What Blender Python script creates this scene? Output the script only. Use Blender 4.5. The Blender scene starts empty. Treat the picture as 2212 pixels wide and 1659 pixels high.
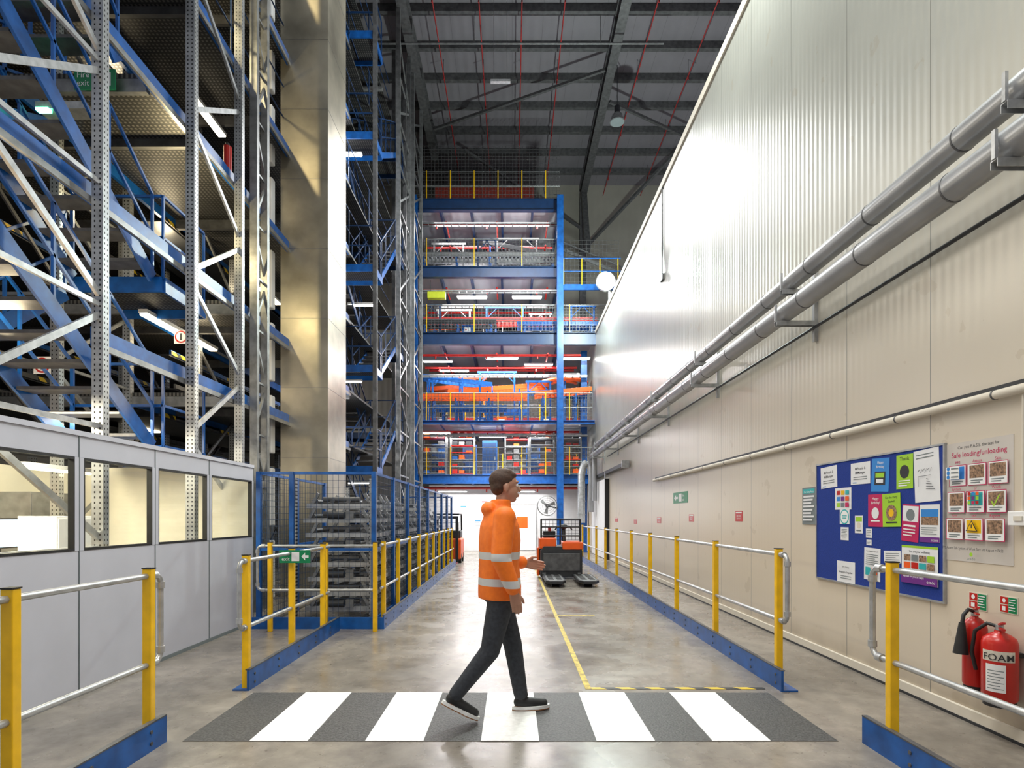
import bpy, math, random
from mathutils import Vector, Matrix, Euler
random.seed(7)
SC=bpy.context.scene; COL=SC.collection
V=Vector
# ------------------------------------------------------------------ materials
def mat(name,col,rough=.5,metal=0,var=.08,scale=6,bump=0,emit=0,ecol=None):
    m=bpy.data.materials.new(name); m.use_nodes=True
    nt=m.node_tree; b=nt.nodes['Principled BSDF']
    b.inputs['Roughness'].default_value=rough; b.inputs['Metallic'].default_value=metal
    tc=nt.nodes.new('ShaderNodeTexCoord'); n=nt.nodes.new('ShaderNodeTexNoise')
    n.inputs['Scale'].default_value=scale; n.inputs['Detail'].default_value=5
    nt.links.new(tc.outputs['Object'],n.inputs['Vector'])
    r=nt.nodes.new('ShaderNodeValToRGB')
    c=V(col)
    r.color_ramp.elements[0].position=.3; r.color_ramp.elements[1].position=.7
    r.color_ramp.elements[0].color=(*[max(0,x*(1-var)) for x in c],1)
    r.color_ramp.elements[1].color=(*[min(1,x*(1+var)) for x in c],1)
    nt.links.new(n.outputs['Fac'],r.inputs['Fac']); nt.links.new(r.outputs['Color'],b.inputs['Base Color'])
    if bump:
        bp=nt.nodes.new('ShaderNodeBump'); bp.inputs['Strength'].default_value=bump; bp.inputs['Distance'].default_value=.01
        nt.links.new(n.outputs['Fac'],bp.inputs['Height']); nt.links.new(bp.outputs['Normal'],b.inputs['Normal'])
    if emit:
        b.inputs['Emission Color'].default_value=(*(ecol or col),1); b.inputs['Emission Strength'].default_value=emit
    m['ramp']=r.name
    return m
def N(nt,t,**k):
    n=nt.nodes.new(t)
    for a,b in k.items(): setattr(n,a,b)
    return n
def math_n(nt,op,a,b=None,c=None):
    n=nt.nodes.new('ShaderNodeMath'); n.operation=op
    for i,x in enumerate((a,b,c)):
        if x is None: continue
        if isinstance(x,(int,float)): n.inputs[i].default_value=x
        else: nt.links.new(x,n.inputs[i])
    return n.outputs[0]
def mixc(nt,fac,a,b):
    n=nt.nodes.new('ShaderNodeMix'); n.data_type='RGBA'
    nt.links.new(fac,n.inputs[0])
    for i,x in ((6,a),(7,b)):
        if isinstance(x,tuple): n.inputs[i].default_value=(*x,1)
        else: nt.links.new(x,n.inputs[i])
    return n.outputs[2]
BLUE=mat('blue_paint',(.005,.085,.33),.35,0,.3,7)
DBLUE=mat('dark_blue_paint',(.005,.03,.1),.4,0,.2,4)
YEL=mat('yellow_paint',(.86,.5,.004),.35,0,.12,9)
GALV=mat('galvanised_steel',(.46,.47,.48),.38,.65,.2,14)
GALVM=mat('dull_galvanised_steel',(.25,.255,.26),.42,.6,.25,9)
GALVD=mat('weathered_steel',(.11,.11,.115),.5,.45,.3,8)
DARK=mat('dark_steel',(.035,.037,.042),.45,.3,.2,8)
WIRE=mat('cage_wire',(.03,.06,.12),.4,.4,.2,8)
BLACK=mat('black_rubber',(.012,.012,.013),.55,0,.2,20)
WHITE=mat('white_paint',(.72,.72,.72),.5,0,.04,5)
STRIPEW=mat('white_floor_paint',(.84,.84,.82),.5,0,.1,30)
PIPE=mat('pipe_cladding',(.31,.315,.325),.3,.35,.12,3)
ORANGE=mat('orange_paint',(.85,.11,.01),.35,0,.1,6)
RED=mat('red_paint',(.5,.015,.01),.3,0,.12,6)
BRICK=mat('red_slat_paint',(.5,.07,.045),.6,0,.15,6)
DRED=mat('dull_red_pipe',(.3,.02,.02),.5,0,.12,6)
GREEN=mat('sign_green',(.0,.22,.08),.4,0,.05,6)
SIGNW=mat('sign_white',(.82,.82,.82),.5,0,.02,6)
TEAL=mat('teal_ink',(.02,.4,.42),.5,0,.03,6)
LIME=mat('lime_ink',(.33,.6,.02),.5,0,.05,6)
MAG=mat('magenta_ink',(.5,.005,.09),.5,0,.05,6)
PURP=mat('purple_ink',(.14,.015,.22),.5,0,.05,6)
CYAN=mat('cyan_ink',(.02,.22,.62),.5,0,.05,6)
INK=mat('black_ink',(.02,.02,.025),.6,0,.02,6)
GREYI=mat('grey_ink',(.17,.2,.21),.6,0,.05,6)
PAPER=mat('paper',(.74,.75,.77),.7,0,.03,10)
CREAM=mat('cream_paper',(.66,.61,.52),.6,0,.04,10)
PHOTOM=mat('printed_photo',(.25,.15,.09),.5,0,.8,60)
FELT=mat('blue_felt',(.004,.03,.24),.9,0,.1,80,.2)
WOOD=mat('wood',(.5,.28,.11),.5,0,.2,9)
SKIN=mat('skin',(.46,.24,.16),.5,0,.06,20)
HAIR=mat('brown_hair',(.06,.03,.018),.7,0,.3,60,.3)
TROU=mat('trouser_fabric',(.035,.039,.048),.85,0,.25,40,.15)
GUM=mat('gum_sole',(.3,.13,.05),.6,0,.1,20)
DUCTM=mat('duct_sheet',(.42,.38,.3),.38,.8,.35,1.3,.25)
LAMP=mat('lamp_diffuser',(1,1,1),.5,0,0,5,0,18,(1,.98,.95))
LAMPW=mat('warm_lamp_diffuser',(1,1,1),.5,0,0,5,0,11,(1,.84,.55))
FLOODM=mat('flood_lens',(1,1,1),.5,0,0,5,0,250,(.93,1,.95))
GREENL=mat('green_led',(.1,1,.4),.5,0,0,5,0,12,(.1,1,.5))
SCREEN=mat('screen_glow',(.4,.6,.8),.5,0,.3,12,0,1.2,(.5,.7,.95))
OFF=mat('office_panel',(.52,.53,.6),.5,0,.04,3,.03)
OFFI=mat('cabin_interior_paint',(.76,.72,.6),.6,0,.05,3)
GLASS=bpy.data.materials.new('window_glass'); GLASS.use_nodes=True
nt=GLASS.node_tree; nt.nodes.remove(nt.nodes['Principled BSDF'])
o=nt.nodes['Material Output']; mx=N(nt,'ShaderNodeMixShader'); t=N(nt,'ShaderNodeBsdfTransparent'); g=N(nt,'ShaderNodeBsdfGlossy')
nz=N(nt,'ShaderNodeTexNoise'); nz.inputs['Scale'].default_value=2
rr=N(nt,'ShaderNodeMapRange'); rr.inputs[3].default_value=.04; rr.inputs[4].default_value=.1
nt.links.new(nz.outputs['Fac'],rr.inputs[0]); nt.links.new(rr.outputs[0],mx.inputs[0])
g.inputs['Roughness'].default_value=.05; t.inputs['Color'].default_value=(.96,.98,.96,1)
nt.links.new(t.outputs[0],mx.inputs[1]); nt.links.new(g.outputs[0],mx.inputs[2]); nt.links.new(mx.outputs[0],o.inputs[0])
def perf_mat():
    m=mat('perforated_galvanised',(.36,.37,.38),.4,.6,.2,10); nt=m.node_tree; b=nt.nodes['Principled BSDF']
    tc=N(nt,'ShaderNodeTexCoord'); s=N(nt,'ShaderNodeSeparateXYZ'); nt.links.new(tc.outputs['Object'],s.inputs[0])
    fz=math_n(nt,'FRACT',math_n(nt,'MULTIPLY',s.outputs[2],20))
    a=math_n(nt,'LESS_THAN',math_n(nt,'ABSOLUTE',math_n(nt,'SUBTRACT',fz,.5)),.2)
    hx=math_n(nt,'LESS_THAN',math_n(nt,'ABSOLUTE',math_n(nt,'SUBTRACT',math_n(nt,'ABSOLUTE',s.outputs[0]),.025)),.007)
    hy=math_n(nt,'LESS_THAN',math_n(nt,'ABSOLUTE',math_n(nt,'SUBTRACT',math_n(nt,'ABSOLUTE',s.outputs[1]),.02)),.007)
    h=math_n(nt,'MULTIPLY',a,math_n(nt,'MAXIMUM',hx,hy))
    src=nt.nodes[m['ramp']].outputs[0]
    nt.links.new(mixc(nt,h,src,(.012,.012,.012)),b.inputs['Base Color']); return m
PERF=perf_mat()
def stripes(name,c1,c2,freq,axes=(1,1,1),rough=.5):
    m=bpy.data.materials.new(name); m.use_nodes=True; nt=m.node_tree; b=nt.nodes['Principled BSDF']; b.inputs['Roughness'].default_value=rough
    tc=N(nt,'ShaderNodeTexCoord'); s=N(nt,'ShaderNodeSeparateXYZ'); nt.links.new(tc.outputs['Object'],s.inputs[0])
    v=math_n(nt,'ADD',math_n(nt,'ADD',math_n(nt,'MULTIPLY',s.outputs[0],axes[0]*freq),math_n(nt,'MULTIPLY',s.outputs[1],axes[1]*freq)),math_n(nt,'MULTIPLY',s.outputs[2],axes[2]*freq))
    f=math_n(nt,'LESS_THAN',math_n(nt,'FRACT',v),.5)
    nt.links.new(mixc(nt,f,c1,c2),b.inputs['Base Color']); return m
HAZ=stripes('hazard_stripes',(.02,.02,.02),(.7,.48,.02),4)
def grate():
    m=mat('deck_grating',(.035,.035,.037),.5,.5,.2,6); nt=m.node_tree; b=nt.nodes['Principled BSDF']
    tc=N(nt,'ShaderNodeTexCoord'); s=N(nt,'ShaderNodeSeparateXYZ'); nt.links.new(tc.outputs['Object'],s.inputs[0])
    fx=math_n(nt,'LESS_THAN',math_n(nt,'FRACT',math_n(nt,'MULTIPLY',s.outputs[0],18)),.5)
    fy=math_n(nt,'LESS_THAN',math_n(nt,'FRACT',math_n(nt,'MULTIPLY',s.outputs[1],18)),.5)
    f=math_n(nt,'MULTIPLY',fx,fy)
    nt.links.new(mixc(nt,f,nt.nodes[m['ramp']].outputs[0],(.16,.155,.145)),b.inputs['Base Color']); return m
GRATE=grate()
def floor_mat():
    m=mat('polished_concrete',(.225,.198,.168),.3,0,.28,.9); nt=m.node_tree; b=nt.nodes['Principled BSDF']
    tc=N(nt,'ShaderNodeTexCoord')
    n2=N(nt,'ShaderNodeTexNoise'); n2.inputs['Scale'].default_value=7; n2.inputs['Detail'].default_value=10; n2.inputs['Roughness'].default_value=.65; nt.links.new(tc.outputs['Object'],n2.inputs['Vector'])
    r=N(nt,'ShaderNodeMapRange'); r.inputs[1].default_value=.3; r.inputs[2].default_value=.7; r.inputs[3].default_value=.72; r.inputs[4].default_value=1.22
    nt.links.new(n2.outputs['Fac'],r.inputs[0])
    mm=N(nt,'ShaderNodeVectorMath',operation='SCALE'); nt.links.new(nt.nodes[m['ramp']].outputs[0],mm.inputs[0]); nt.links.new(r.outputs[0],mm.inputs['Scale'])
    n4=N(nt,'ShaderNodeTexNoise'); n4.inputs['Scale'].default_value=26; n4.inputs['Detail'].default_value=6; nt.links.new(tc.outputs['Object'],n4.inputs['Vector'])
    sc=math_n(nt,'MULTIPLY',math_n(nt,'GREATER_THAN',n4.outputs['Fac'],.69),.5)
    nt.links.new(mixc(nt,sc,mm.outputs[0],(.08,.066,.052)),b.inputs['Base Color'])
    r2=N(nt,'ShaderNodeMapRange'); r2.inputs[1].default_value=.3; r2.inputs[2].default_value=.7; r2.inputs[3].default_value=.15; r2.inputs[4].default_value=.38
    n3=N(nt,'ShaderNodeTexNoise'); n3.inputs['Scale'].default_value=2.5; n3.inputs['Detail'].default_value=6; nt.links.new(tc.outputs['Object'],n3.inputs['Vector'])
    nt.links.new(n3.outputs['Fac'],r2.inputs[0]); nt.links.new(r2.outputs[0],b.inputs['Roughness']); return m
FLOOR=floor_mat()
MATD=mat('dark_antislip',(.055,.053,.052),.55,0,.65,70,.4)
def rib_mat(name,col,axis,pitch,rough,metal,depth=.4,joint=1.1,grime=False):
    m=mat(name,col,rough,metal,.06,1.2); nt=m.node_tree; b=nt.nodes['Principled BSDF']
    tc=N(nt,'ShaderNodeTexCoord'); s=N(nt,'ShaderNodeSeparateXYZ'); nt.links.new(tc.outputs['Object'],s.inputs[0])
    a=s.outputs[axis]
    sn=math_n(nt,'SINE',math_n(nt,'MULTIPLY',a,2*math.pi/pitch))
    if grime:
        hm=N(nt,'ShaderNodeMapRange'); hm.inputs[1].default_value=2.0; hm.inputs[2].default_value=5.0; hm.inputs[3].default_value=.12; hm.inputs[4].default_value=1
        nt.links.new(s.outputs[2],hm.inputs[0]); sn=math_n(nt,'MULTIPLY',sn,hm.outputs[0])
    bp=N(nt,'ShaderNodeBump'); bp.inputs['Strength'].default_value=depth; bp.inputs['Distance'].default_value=.004
    nt.links.new(sn,bp.inputs['Height']); nt.links.new(bp.outputs[0],b.inputs['Normal'])
    src=nt.nodes[m['ramp']].outputs[0]
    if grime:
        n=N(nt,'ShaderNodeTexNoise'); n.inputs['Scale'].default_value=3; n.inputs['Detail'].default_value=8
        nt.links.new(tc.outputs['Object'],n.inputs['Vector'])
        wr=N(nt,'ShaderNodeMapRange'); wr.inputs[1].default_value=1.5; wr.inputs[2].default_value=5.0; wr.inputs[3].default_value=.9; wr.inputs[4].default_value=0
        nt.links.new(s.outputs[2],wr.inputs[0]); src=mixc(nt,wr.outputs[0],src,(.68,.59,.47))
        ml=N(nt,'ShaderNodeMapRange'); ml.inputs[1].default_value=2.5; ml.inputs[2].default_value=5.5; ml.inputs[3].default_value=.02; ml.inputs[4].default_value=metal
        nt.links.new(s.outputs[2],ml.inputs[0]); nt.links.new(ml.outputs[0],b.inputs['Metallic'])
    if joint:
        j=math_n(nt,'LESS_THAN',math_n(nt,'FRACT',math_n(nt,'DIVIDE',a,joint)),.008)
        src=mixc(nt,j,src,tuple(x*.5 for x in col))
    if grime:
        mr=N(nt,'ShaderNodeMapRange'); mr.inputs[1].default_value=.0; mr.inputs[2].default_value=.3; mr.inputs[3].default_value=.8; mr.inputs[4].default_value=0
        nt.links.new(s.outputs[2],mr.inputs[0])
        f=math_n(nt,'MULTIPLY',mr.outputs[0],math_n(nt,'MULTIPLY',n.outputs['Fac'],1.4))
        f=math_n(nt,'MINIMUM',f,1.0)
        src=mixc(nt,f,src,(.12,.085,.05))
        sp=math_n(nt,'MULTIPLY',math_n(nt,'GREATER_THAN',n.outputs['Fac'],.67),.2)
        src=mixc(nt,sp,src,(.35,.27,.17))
    nt.links.new(src,b.inputs['Base Color']); return m
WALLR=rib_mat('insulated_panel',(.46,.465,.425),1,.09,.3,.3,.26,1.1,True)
ROOFM=rib_mat('roof_sheet',(.19,.178,.2),0,.33,.5,.1,1.0,1.0)
CORR=rib_mat('corrugated_cladding',(.33,.31,.27),0,.3,.5,.2,1.0,0)
SOFF=rib_mat('deck_underside',(.5,.52,.58),0,.3,.35,.5,1.0,0)
def jacket_mat():
    m=mat('hi_vis_fabric',(1,.19,.008),.6,0,.12,25,.2); nt=m.node_tree; b=nt.nodes['Principled BSDF']
    tc=N(nt,'ShaderNodeTexCoord'); s=N(nt,'ShaderNodeSeparateXYZ'); nt.links.new(tc.outputs['Object'],s.inputs[0])
    f=None
    for c in (1.17,.985):
        x=math_n(nt,'LESS_THAN',math_n(nt,'ABSOLUTE',math_n(nt,'SUBTRACT',s.outputs[2],c)),.026)
        f=x if f is None else math_n(nt,'MAXIMUM',f,x)
    nt.links.new(mixc(nt,f,nt.nodes[m['ramp']].outputs[0],(.62,.62,.62)),b.inputs['Base Color']); return m
JACK=jacket_mat()
# ------------------------------------------------------------------ builder
def basis(d,up=(0,0,1)):
    d=V(d).normalized(); up=V(up)
    if abs(d.dot(up))>.98: up=V((0,1,0)) if abs(d.y)<.9 else V((1,0,0))
    s=d.cross(up).normalized(); u=s.cross(d).normalized(); return d,s,u
TXT={}
def text_geo(t):
    if t in TXT: return TXT[t]
    c=bpy.data.curves.new('t','FONT'); c.body=t; c.size=1; c.resolution_u=2; c.offset=.003
    o=bpy.data.objects.new('t',c); COL.objects.link(o)
    dg=bpy.context.evaluated_depsgraph_get(); me=bpy.data.meshes.new_from_object(o.evaluated_get(dg))
    vs=[v.co.copy() for v in me.vertices]; fs=[tuple(p.vertices) for p in me.polygons]
    bpy.data.objects.remove(o); bpy.data.meshes.remove(me); bpy.data.curves.remove(c)
    TXT[t]=(vs,fs); return TXT[t]
class MB:
    def __init__(s): s.v=[]; s.f=[]; s.m=[]; s.sm=[]; s.mats=[]
    def mi(s,m):
        if m not in s.mats: s.mats.append(m)
        return s.mats.index(m)
    def add(s,vs,fs,m,sm=False):
        b=len(s.v); s.v+=[V(x) for x in vs]; i=s.mi(m)
        for f in fs: s.f.append(tuple(b+k for k in f)); s.m.append(i); s.sm.append(sm)
        return s
    def frame(s,c,X,Y,Z,m):
        c,X,Y,Z=V(c),V(X),V(Y),V(Z)
        vs=[c+a*X+b*Y+d*Z for a in(-.5,.5) for b in(-.5,.5) for d in(-.5,.5)]
        return s.add(vs,[(0,1,3,2),(4,6,7,5),(0,4,5,1),(2,3,7,6),(0,2,6,4),(1,5,7,3)],m)
    def box(s,a,b,m):
        a,b=V(a),V(b); d=b-a; return s.frame((a+b)/2,(d.x,0,0),(0,d.y,0),(0,0,d.z),m)
    def bar(s,a,b,w,h,m,up=(0,0,1)):
        a,b=V(a),V(b); d,sd,u=basis(b-a,up); return s.frame((a+b)/2,b-a,sd*w,u*h,m)
    def ring(s,c,sd,u,r,n): return [V(c)+sd*(r*math.cos(2*math.pi*k/n))+u*(r*math.sin(2*math.pi*k/n)) for k in range(n)]
    def cyl(s,a,b,r,m,n=14,r2=None):
        a,b=V(a),V(b); d,sd,u=basis(b-a); r2=r if r2 is None else r2
        vs=s.ring(a,sd,u,r,n)+s.ring(b,sd,u,r2,n)
        s.add(vs,[(k,(k+1)%n,n+(k+1)%n,n+k) for k in range(n)],m,True)
        s.add(vs,[tuple(range(n))[::-1],tuple(range(n,2*n))],m); return s
    def tube(s,pts,r,m,n=10,closed=False):
        pts=[V(p) for p in pts]; L=len(pts); rings=[]; up=None
        for i,p in enumerate(pts):
            if closed: t=(pts[(i+1)%L]-pts[i-1])
            else: t=(pts[min(i+1,L-1)]-pts[max(i-1,0)])
            d=t.normalized()
            if up is None: _,sd,u=basis(d)
            else:
                u=(up-d*up.dot(d)).normalized(); sd=d.cross(u)
            up=u; rings.append(s.ring(p,sd,u,r,n))
        vs=[q for rg in rings for q in rg]; fs=[]
        for i in range(L if closed else L-1):
            j=(i+1)%L
            fs+=[(i*n+k,i*n+(k+1)%n,j*n+(k+1)%n,j*n+k) for k in range(n)]
        s.add(vs,fs,m,True)
        if not closed: s.add(vs,[tuple(range(n))[::-1],tuple(range((L-1)*n,L*n))],m)
        return s
    def sphere(s,c,r,m,nu=16,nv=10,R=None):
        c=V(c); r=V((r,r,r)) if isinstance(r,(int,float)) else V(r); vs=[]
        for i in range(nv+1):
            th=math.pi*i/nv
            for k in range(nu):
                ph=2*math.pi*k/nu; q=V((r.x*math.sin(th)*math.cos(ph),r.y*math.sin(th)*math.sin(ph),r.z*math.cos(th)))
                if R is not None: q=R@q
                vs.append(c+q)
        fs=[(i*nu+k,(i+1)*nu+k,(i+1)*nu+(k+1)%nu,i*nu+(k+1)%nu) for i in range(nv) for k in range(nu)]
        return s.add(vs,fs,m,True)
    def poly(s,pts,m): return s.add(pts,[tuple(range(len(pts)))],m)
    def prism(s,pts,d,m):
        pts=[V(p) for p in pts]; d=V(d); n=len(pts)
        return s.add(pts+[p+d for p in pts],[tuple(range(n))[::-1],tuple(range(n,2*n))]+[(k,(k+1)%n,n+(k+1)%n,n+k) for k in range(n)],m)
    def text(s,t,o,u,v,size,m,align='L',maxw=None):
        vs,fs=text_geo(t)
        if not vs: return s
        w=max(q.x for q in vs); 
        sx=size
        if maxw and w*size>maxw: sx=maxw/w
        sh={'L':0,'C':-w/2,'R':-w}[align]
        return s.add([V(o)+V(u)*((q.x+sh)*sx)+V(v)*(q.y*size) for q in vs],fs,m)
    def grid(s,o,U,W,nu,nv,r,m):
        o,U,W=V(o),V(U),V(W)
        n=U.cross(W).normalized()
        for i in range(nu+1): s.frame(o+U*(i/nu)+W*.5,W,U.normalized()*r,n*r,m)
        for i in range(nv+1): s.frame(o+W*(i/nv)+U*.5+n*r,U,W.normalized()*r,n*r,m)
        return s
    def obj(s,name,parent=None,origin=None,label=None,cat=None,group=None,kind=None,bevel=0):
        if origin is None:
            if parent is not None: origin=V(parent['org'])
            else:
                lo=[min(q[i] for q in s.v) for i in range(3)]; hi=[max(q[i] for q in s.v) for i in range(3)]
                origin=V(((lo[0]+hi[0])/2,(lo[1]+hi[1])/2,lo[2]))
        origin=V(origin); me=bpy.data.meshes.new(name)
        me.from_pydata([q-origin for q in s.v],[],s.f)
        for m in s.mats: me.materials.append(m)
        me.polygons.foreach_set('material_index',s.m); me.polygons.foreach_set('use_smooth',s.sm)
        import bmesh
        if not kind=='flat':
            bm=bmesh.new(); bm.from_mesh(me); bmesh.ops.recalc_face_normals(bm,faces=bm.faces); bm.to_mesh(me); bm.free()
        ob=bpy.data.objects.new(name,me); COL.objects.link(ob); ob['org']=tuple(origin)
        meta(ob,label,cat,group,kind)
        if parent is not None: ob.parent=parent; ob.location=origin-V(parent['org'])
        else: ob.location=origin
        if bevel:
            bv=ob.modifiers.new('bevel','BEVEL'); bv.width=bevel; bv.segments=2; bv.limit_method='ANGLE'
        return ob
def meta(ob,label,cat,group,kind):
    if label: ob['label']=label
    if cat: ob['category']=cat
    if group: ob['group']=group
    if kind and kind!='flat': ob['kind']=kind
def empty(name,loc,label,cat,group=None,kind=None):
    e=bpy.data.objects.new(name,None); COL.objects.link(e); e.location=loc; e['org']=tuple(V(loc)); e.empty_display_size=.2
    meta(e,label,cat,group,kind); return e
def dup(ob,delta=(0,0,0),label=None):
    c=ob.copy(); COL.objects.link(c); c.location=ob.location+V(delta)
    c['org']=tuple(V(ob['org'])+V(delta))
    if label: c['label']=label
    def rec(a,b):
        for ch in list(a.children):
            k=ch.copy(); COL.objects.link(k); k.parent=b; rec(ch,k)
    rec(ob,c); return c
def sub(name,parent,fn,origin=None,label=None,bevel=0):
    m=MB(); fn(m); return m.obj(name,parent,origin,label,bevel=bevel)
WX=3.24
# ------------------------------------------------------------------ shell
MB().box((-12,-1,-.1),(12,28,0),FLOOR).obj('floor',label='polished beige concrete warehouse floor',kind='structure')
MB().box((WX,.2,0),(WX+.18,25,8.6),WALLR).obj('wall_right',origin=(0,0,0),label='ribbed off-white insulated cold store panel wall',kind='structure')
MB().box((WX,25,0),(WX+5,25.18,8.6),WALLR).obj('wall_side',origin=(0,0,0),label='return of the insulated panel wall',kind='structure')
MB().box((-12,27.6,0),(12,27.8,17.5),CORR).obj('wall_back',origin=(0,0,0),label='corrugated beige cladding end wall',kind='structure')
MB().box((-12.2,-1,0),(-12,27.8,17.5),CORR).obj('wall_left',origin=(0,0,0),label='corrugated cladding side wall',kind='structure')
MB().box((-12,3,17.5),(12,27.8,17.6),ROOFM).obj('ceiling',origin=(0,0,0),label='profiled roof sheeting high overhead',kind='structure')
MB().box((-3.5,24,0),(3.2,24.1,2.75),WHITE).obj('wall_partition',origin=(0,0,0),label='white painted ground floor partition wall',kind='structure')
m=MB(); m.box((WX-.03,.2,0),(WX,18.6,.09),CREAM); m.box((WX-.035,.2,0),(WX-.03,18.6,.02),DARK)
m.obj('baseboard_right',kind='structure',label='off-white kerb strip at wall foot')
m=MB(); m.box((WX-.03,.2,8.5),(WX+.2,25,8.64),CREAM); m.obj('trim_1',kind='structure',label='folded metal capping along wall top')
p0=MB().box((-11.9,8,17.25),(11.9,8.07,17.5),GALVD).box((-11.9,8.07,17.25),(11.9,8.16,17.28),GALVD).obj('roof_purlin',label='dark galvanised steel roof purlin',cat='beam',group='roof purlins')
for k in range(1,14): dup(p0,(0,1.4*k,0))
def rafter(x):
    m=MB(); m.box((x-.15,3.2,16.7),(x+.15,27.6,16.73),GALVD); m.box((x-.02,3.2,16.73),(x+.02,27.6,17.22),GALVD); m.box((x-.15,3.2,17.2),(x+.15,27.6,17.23),GALVD)
    for y in range(6,27,2): m.box((x-.14,y,16.73),(x+.14,y+.015,17.2),GALVD)
    return m.obj('roof_rafter',label='deep grey steel roof beam with stiffener plates',cat='beam',group='main roof beams')
for x in (-3.3,3.4): rafter(x)
m=MB(); m.bar((3.4,26.9,16.7),(3.4,25.6,13.4),.25,.25,GALVD); m.box((3.25,27.2,0),(3.55,27.58,16.7),GALVD); m.bar((3.4,27.3,14.2),(7,24,16.9),.12,.12,GALVD); m.bar((3.4,27.3,15.2),(-2,24,16.9),.1,.1,GALVD)
m.obj('portal_column',label='grey steel portal column against end cladding',cat='column')
for (a,b) in (((-3.1,22.5,16.75),(3.2,19.5,16.75)),((3.6,21,16.75),(8,23.5,16.75))):
    m=MB(); m.bar(a,b,.09,.09,GALVD); m.obj('roof_brace',label='diagonal steel bracing between roof beams',cat='beam',group='roof wind bracing')
for i,x in enumerate((-2.4,-1.0,.3,1.6,4.4,6.2)):
    m=MB(); m.cyl((x,4,16.95),(x,27.5,16.95),.02,DRED,8)
    for y in range(5,27,3): m.cyl((x,y,16.95),(x,y,16.8),.02,DRED,6); m.cyl((x,y,16.95),(x,y,17.5),.008,GALVD,5)
    m.obj('sprinkler_pipe',label='thin red sprinkler pipe under roof',cat='pipe',group='roof sprinkler pipes')
for x,y in ((.2,14.5),(-1.2,18)):
    m=MB(); m.cyl((x-6,y,16.4),(x+6,y,16.4),.03,GALVM,8)
    for q in (-4,0,4): m.cyl((x+q,y,16.4),(x+q,y,17.5),.01,GALVM,6)
    m.obj('cable_conduit',label='grey conduit suspended below roof',cat='pipe',group='roof conduits')
for x,y,z in ((-.35,17.2,14.6),(-4.3,17.5,14.6)):
    m=MB(); m.box((x-.3,y,z),(x+.3,y+.12,z+.07),GALV); m.cyl((x-.2,y+.06,z+.07),(x-.2,y+.06,17.3),.006,GALVM,5); m.cyl((x+.2,y+.06,z+.07),(x+.2,y+.06,17.3),.006,GALVM,5)
    m.obj('hanging_fitting',label='pale unlit fitting on thin drop wires',cat='lamp')
e=empty('high_bay_lamp',(3.7,20,15.3),'unlit grey bell high bay lamp hanging from roof','lamp')
sub('lamp_shade',e,lambda m:(m.cyl((3.7,20,15.3),(3.7,20,15.55),.26,GALVM,20,.17),m.cyl((3.7,20,15.55),(3.7,20,15.62),.17,GALVM,20,.1)))
sub('lamp_body',e,lambda m:(m.cyl((3.7,20,15.62),(3.7,20,15.85),.1,DARK,14),))
sub('suspension',e,lambda m:m.cyl((3.7,20,15.85),(3.7,20,17.3),.012,DARK,6))
sub('lamp_lens',e,lambda m:m.cyl((3.7,20,15.285),(3.7,20,15.3),.24,GREYI,20))
e=empty('flood_lamp',(3.2,19.4,8.64),'glowing flood lamp on bracket above wall top','lamp')
sub('bracket',e,lambda m:(m.box((3.3,19.45,8.64),(3.36,19.51,9.4),GALV),m.box((3.0,19.5,9.34),(3.36,19.54,9.4),GALV)))
sub('lamp_body',e,lambda m:m.cyl((3.2,19.5,9.45),(3.2,19.36,9.45),.32,GALV,24))
sub('lamp_lens',e,lambda m:m.cyl((3.2,19.355,9.45),(3.2,19.33,9.45),.29,FLOODM,24))
# ------------------------------------------------------------------ floor markings
e=empty('zebra_crossing',(0,4.16,0),'white and dark grey painted pedestrian crossing','floor marking')
sub('dark_ground',e,lambda m:m.box((-2.12,3.66,0),(2.1,4.665,.003),MATD))
for k in range(5):
    x=-1.69+.745*k
    m=MB(); m.box((x,3.66,.003),(x+.375,4.665,.006),STRIPEW); m.obj('stripe',e)
FY=mat('worn_yellow_tape',(.5,.37,.05),.6,0,.6,14)
m=MB(); m.box((.615,4.76,0),(.665,17,.003),FY); m.obj('floor_line',label='worn yellow tape line along the lane',cat='floor marking')
m=MB(); m.box((.667,4.76,0),(2.12,4.81,.003),HAZ); m.obj('floor_line',label='yellow and black tape line across lane',cat='floor marking')
m=MB(); m.box((.667,8.25,0),(1.2,8.29,.003),FY); m.obj('floor_line',label='short worn yellow tape line',cat='floor marking')
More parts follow.
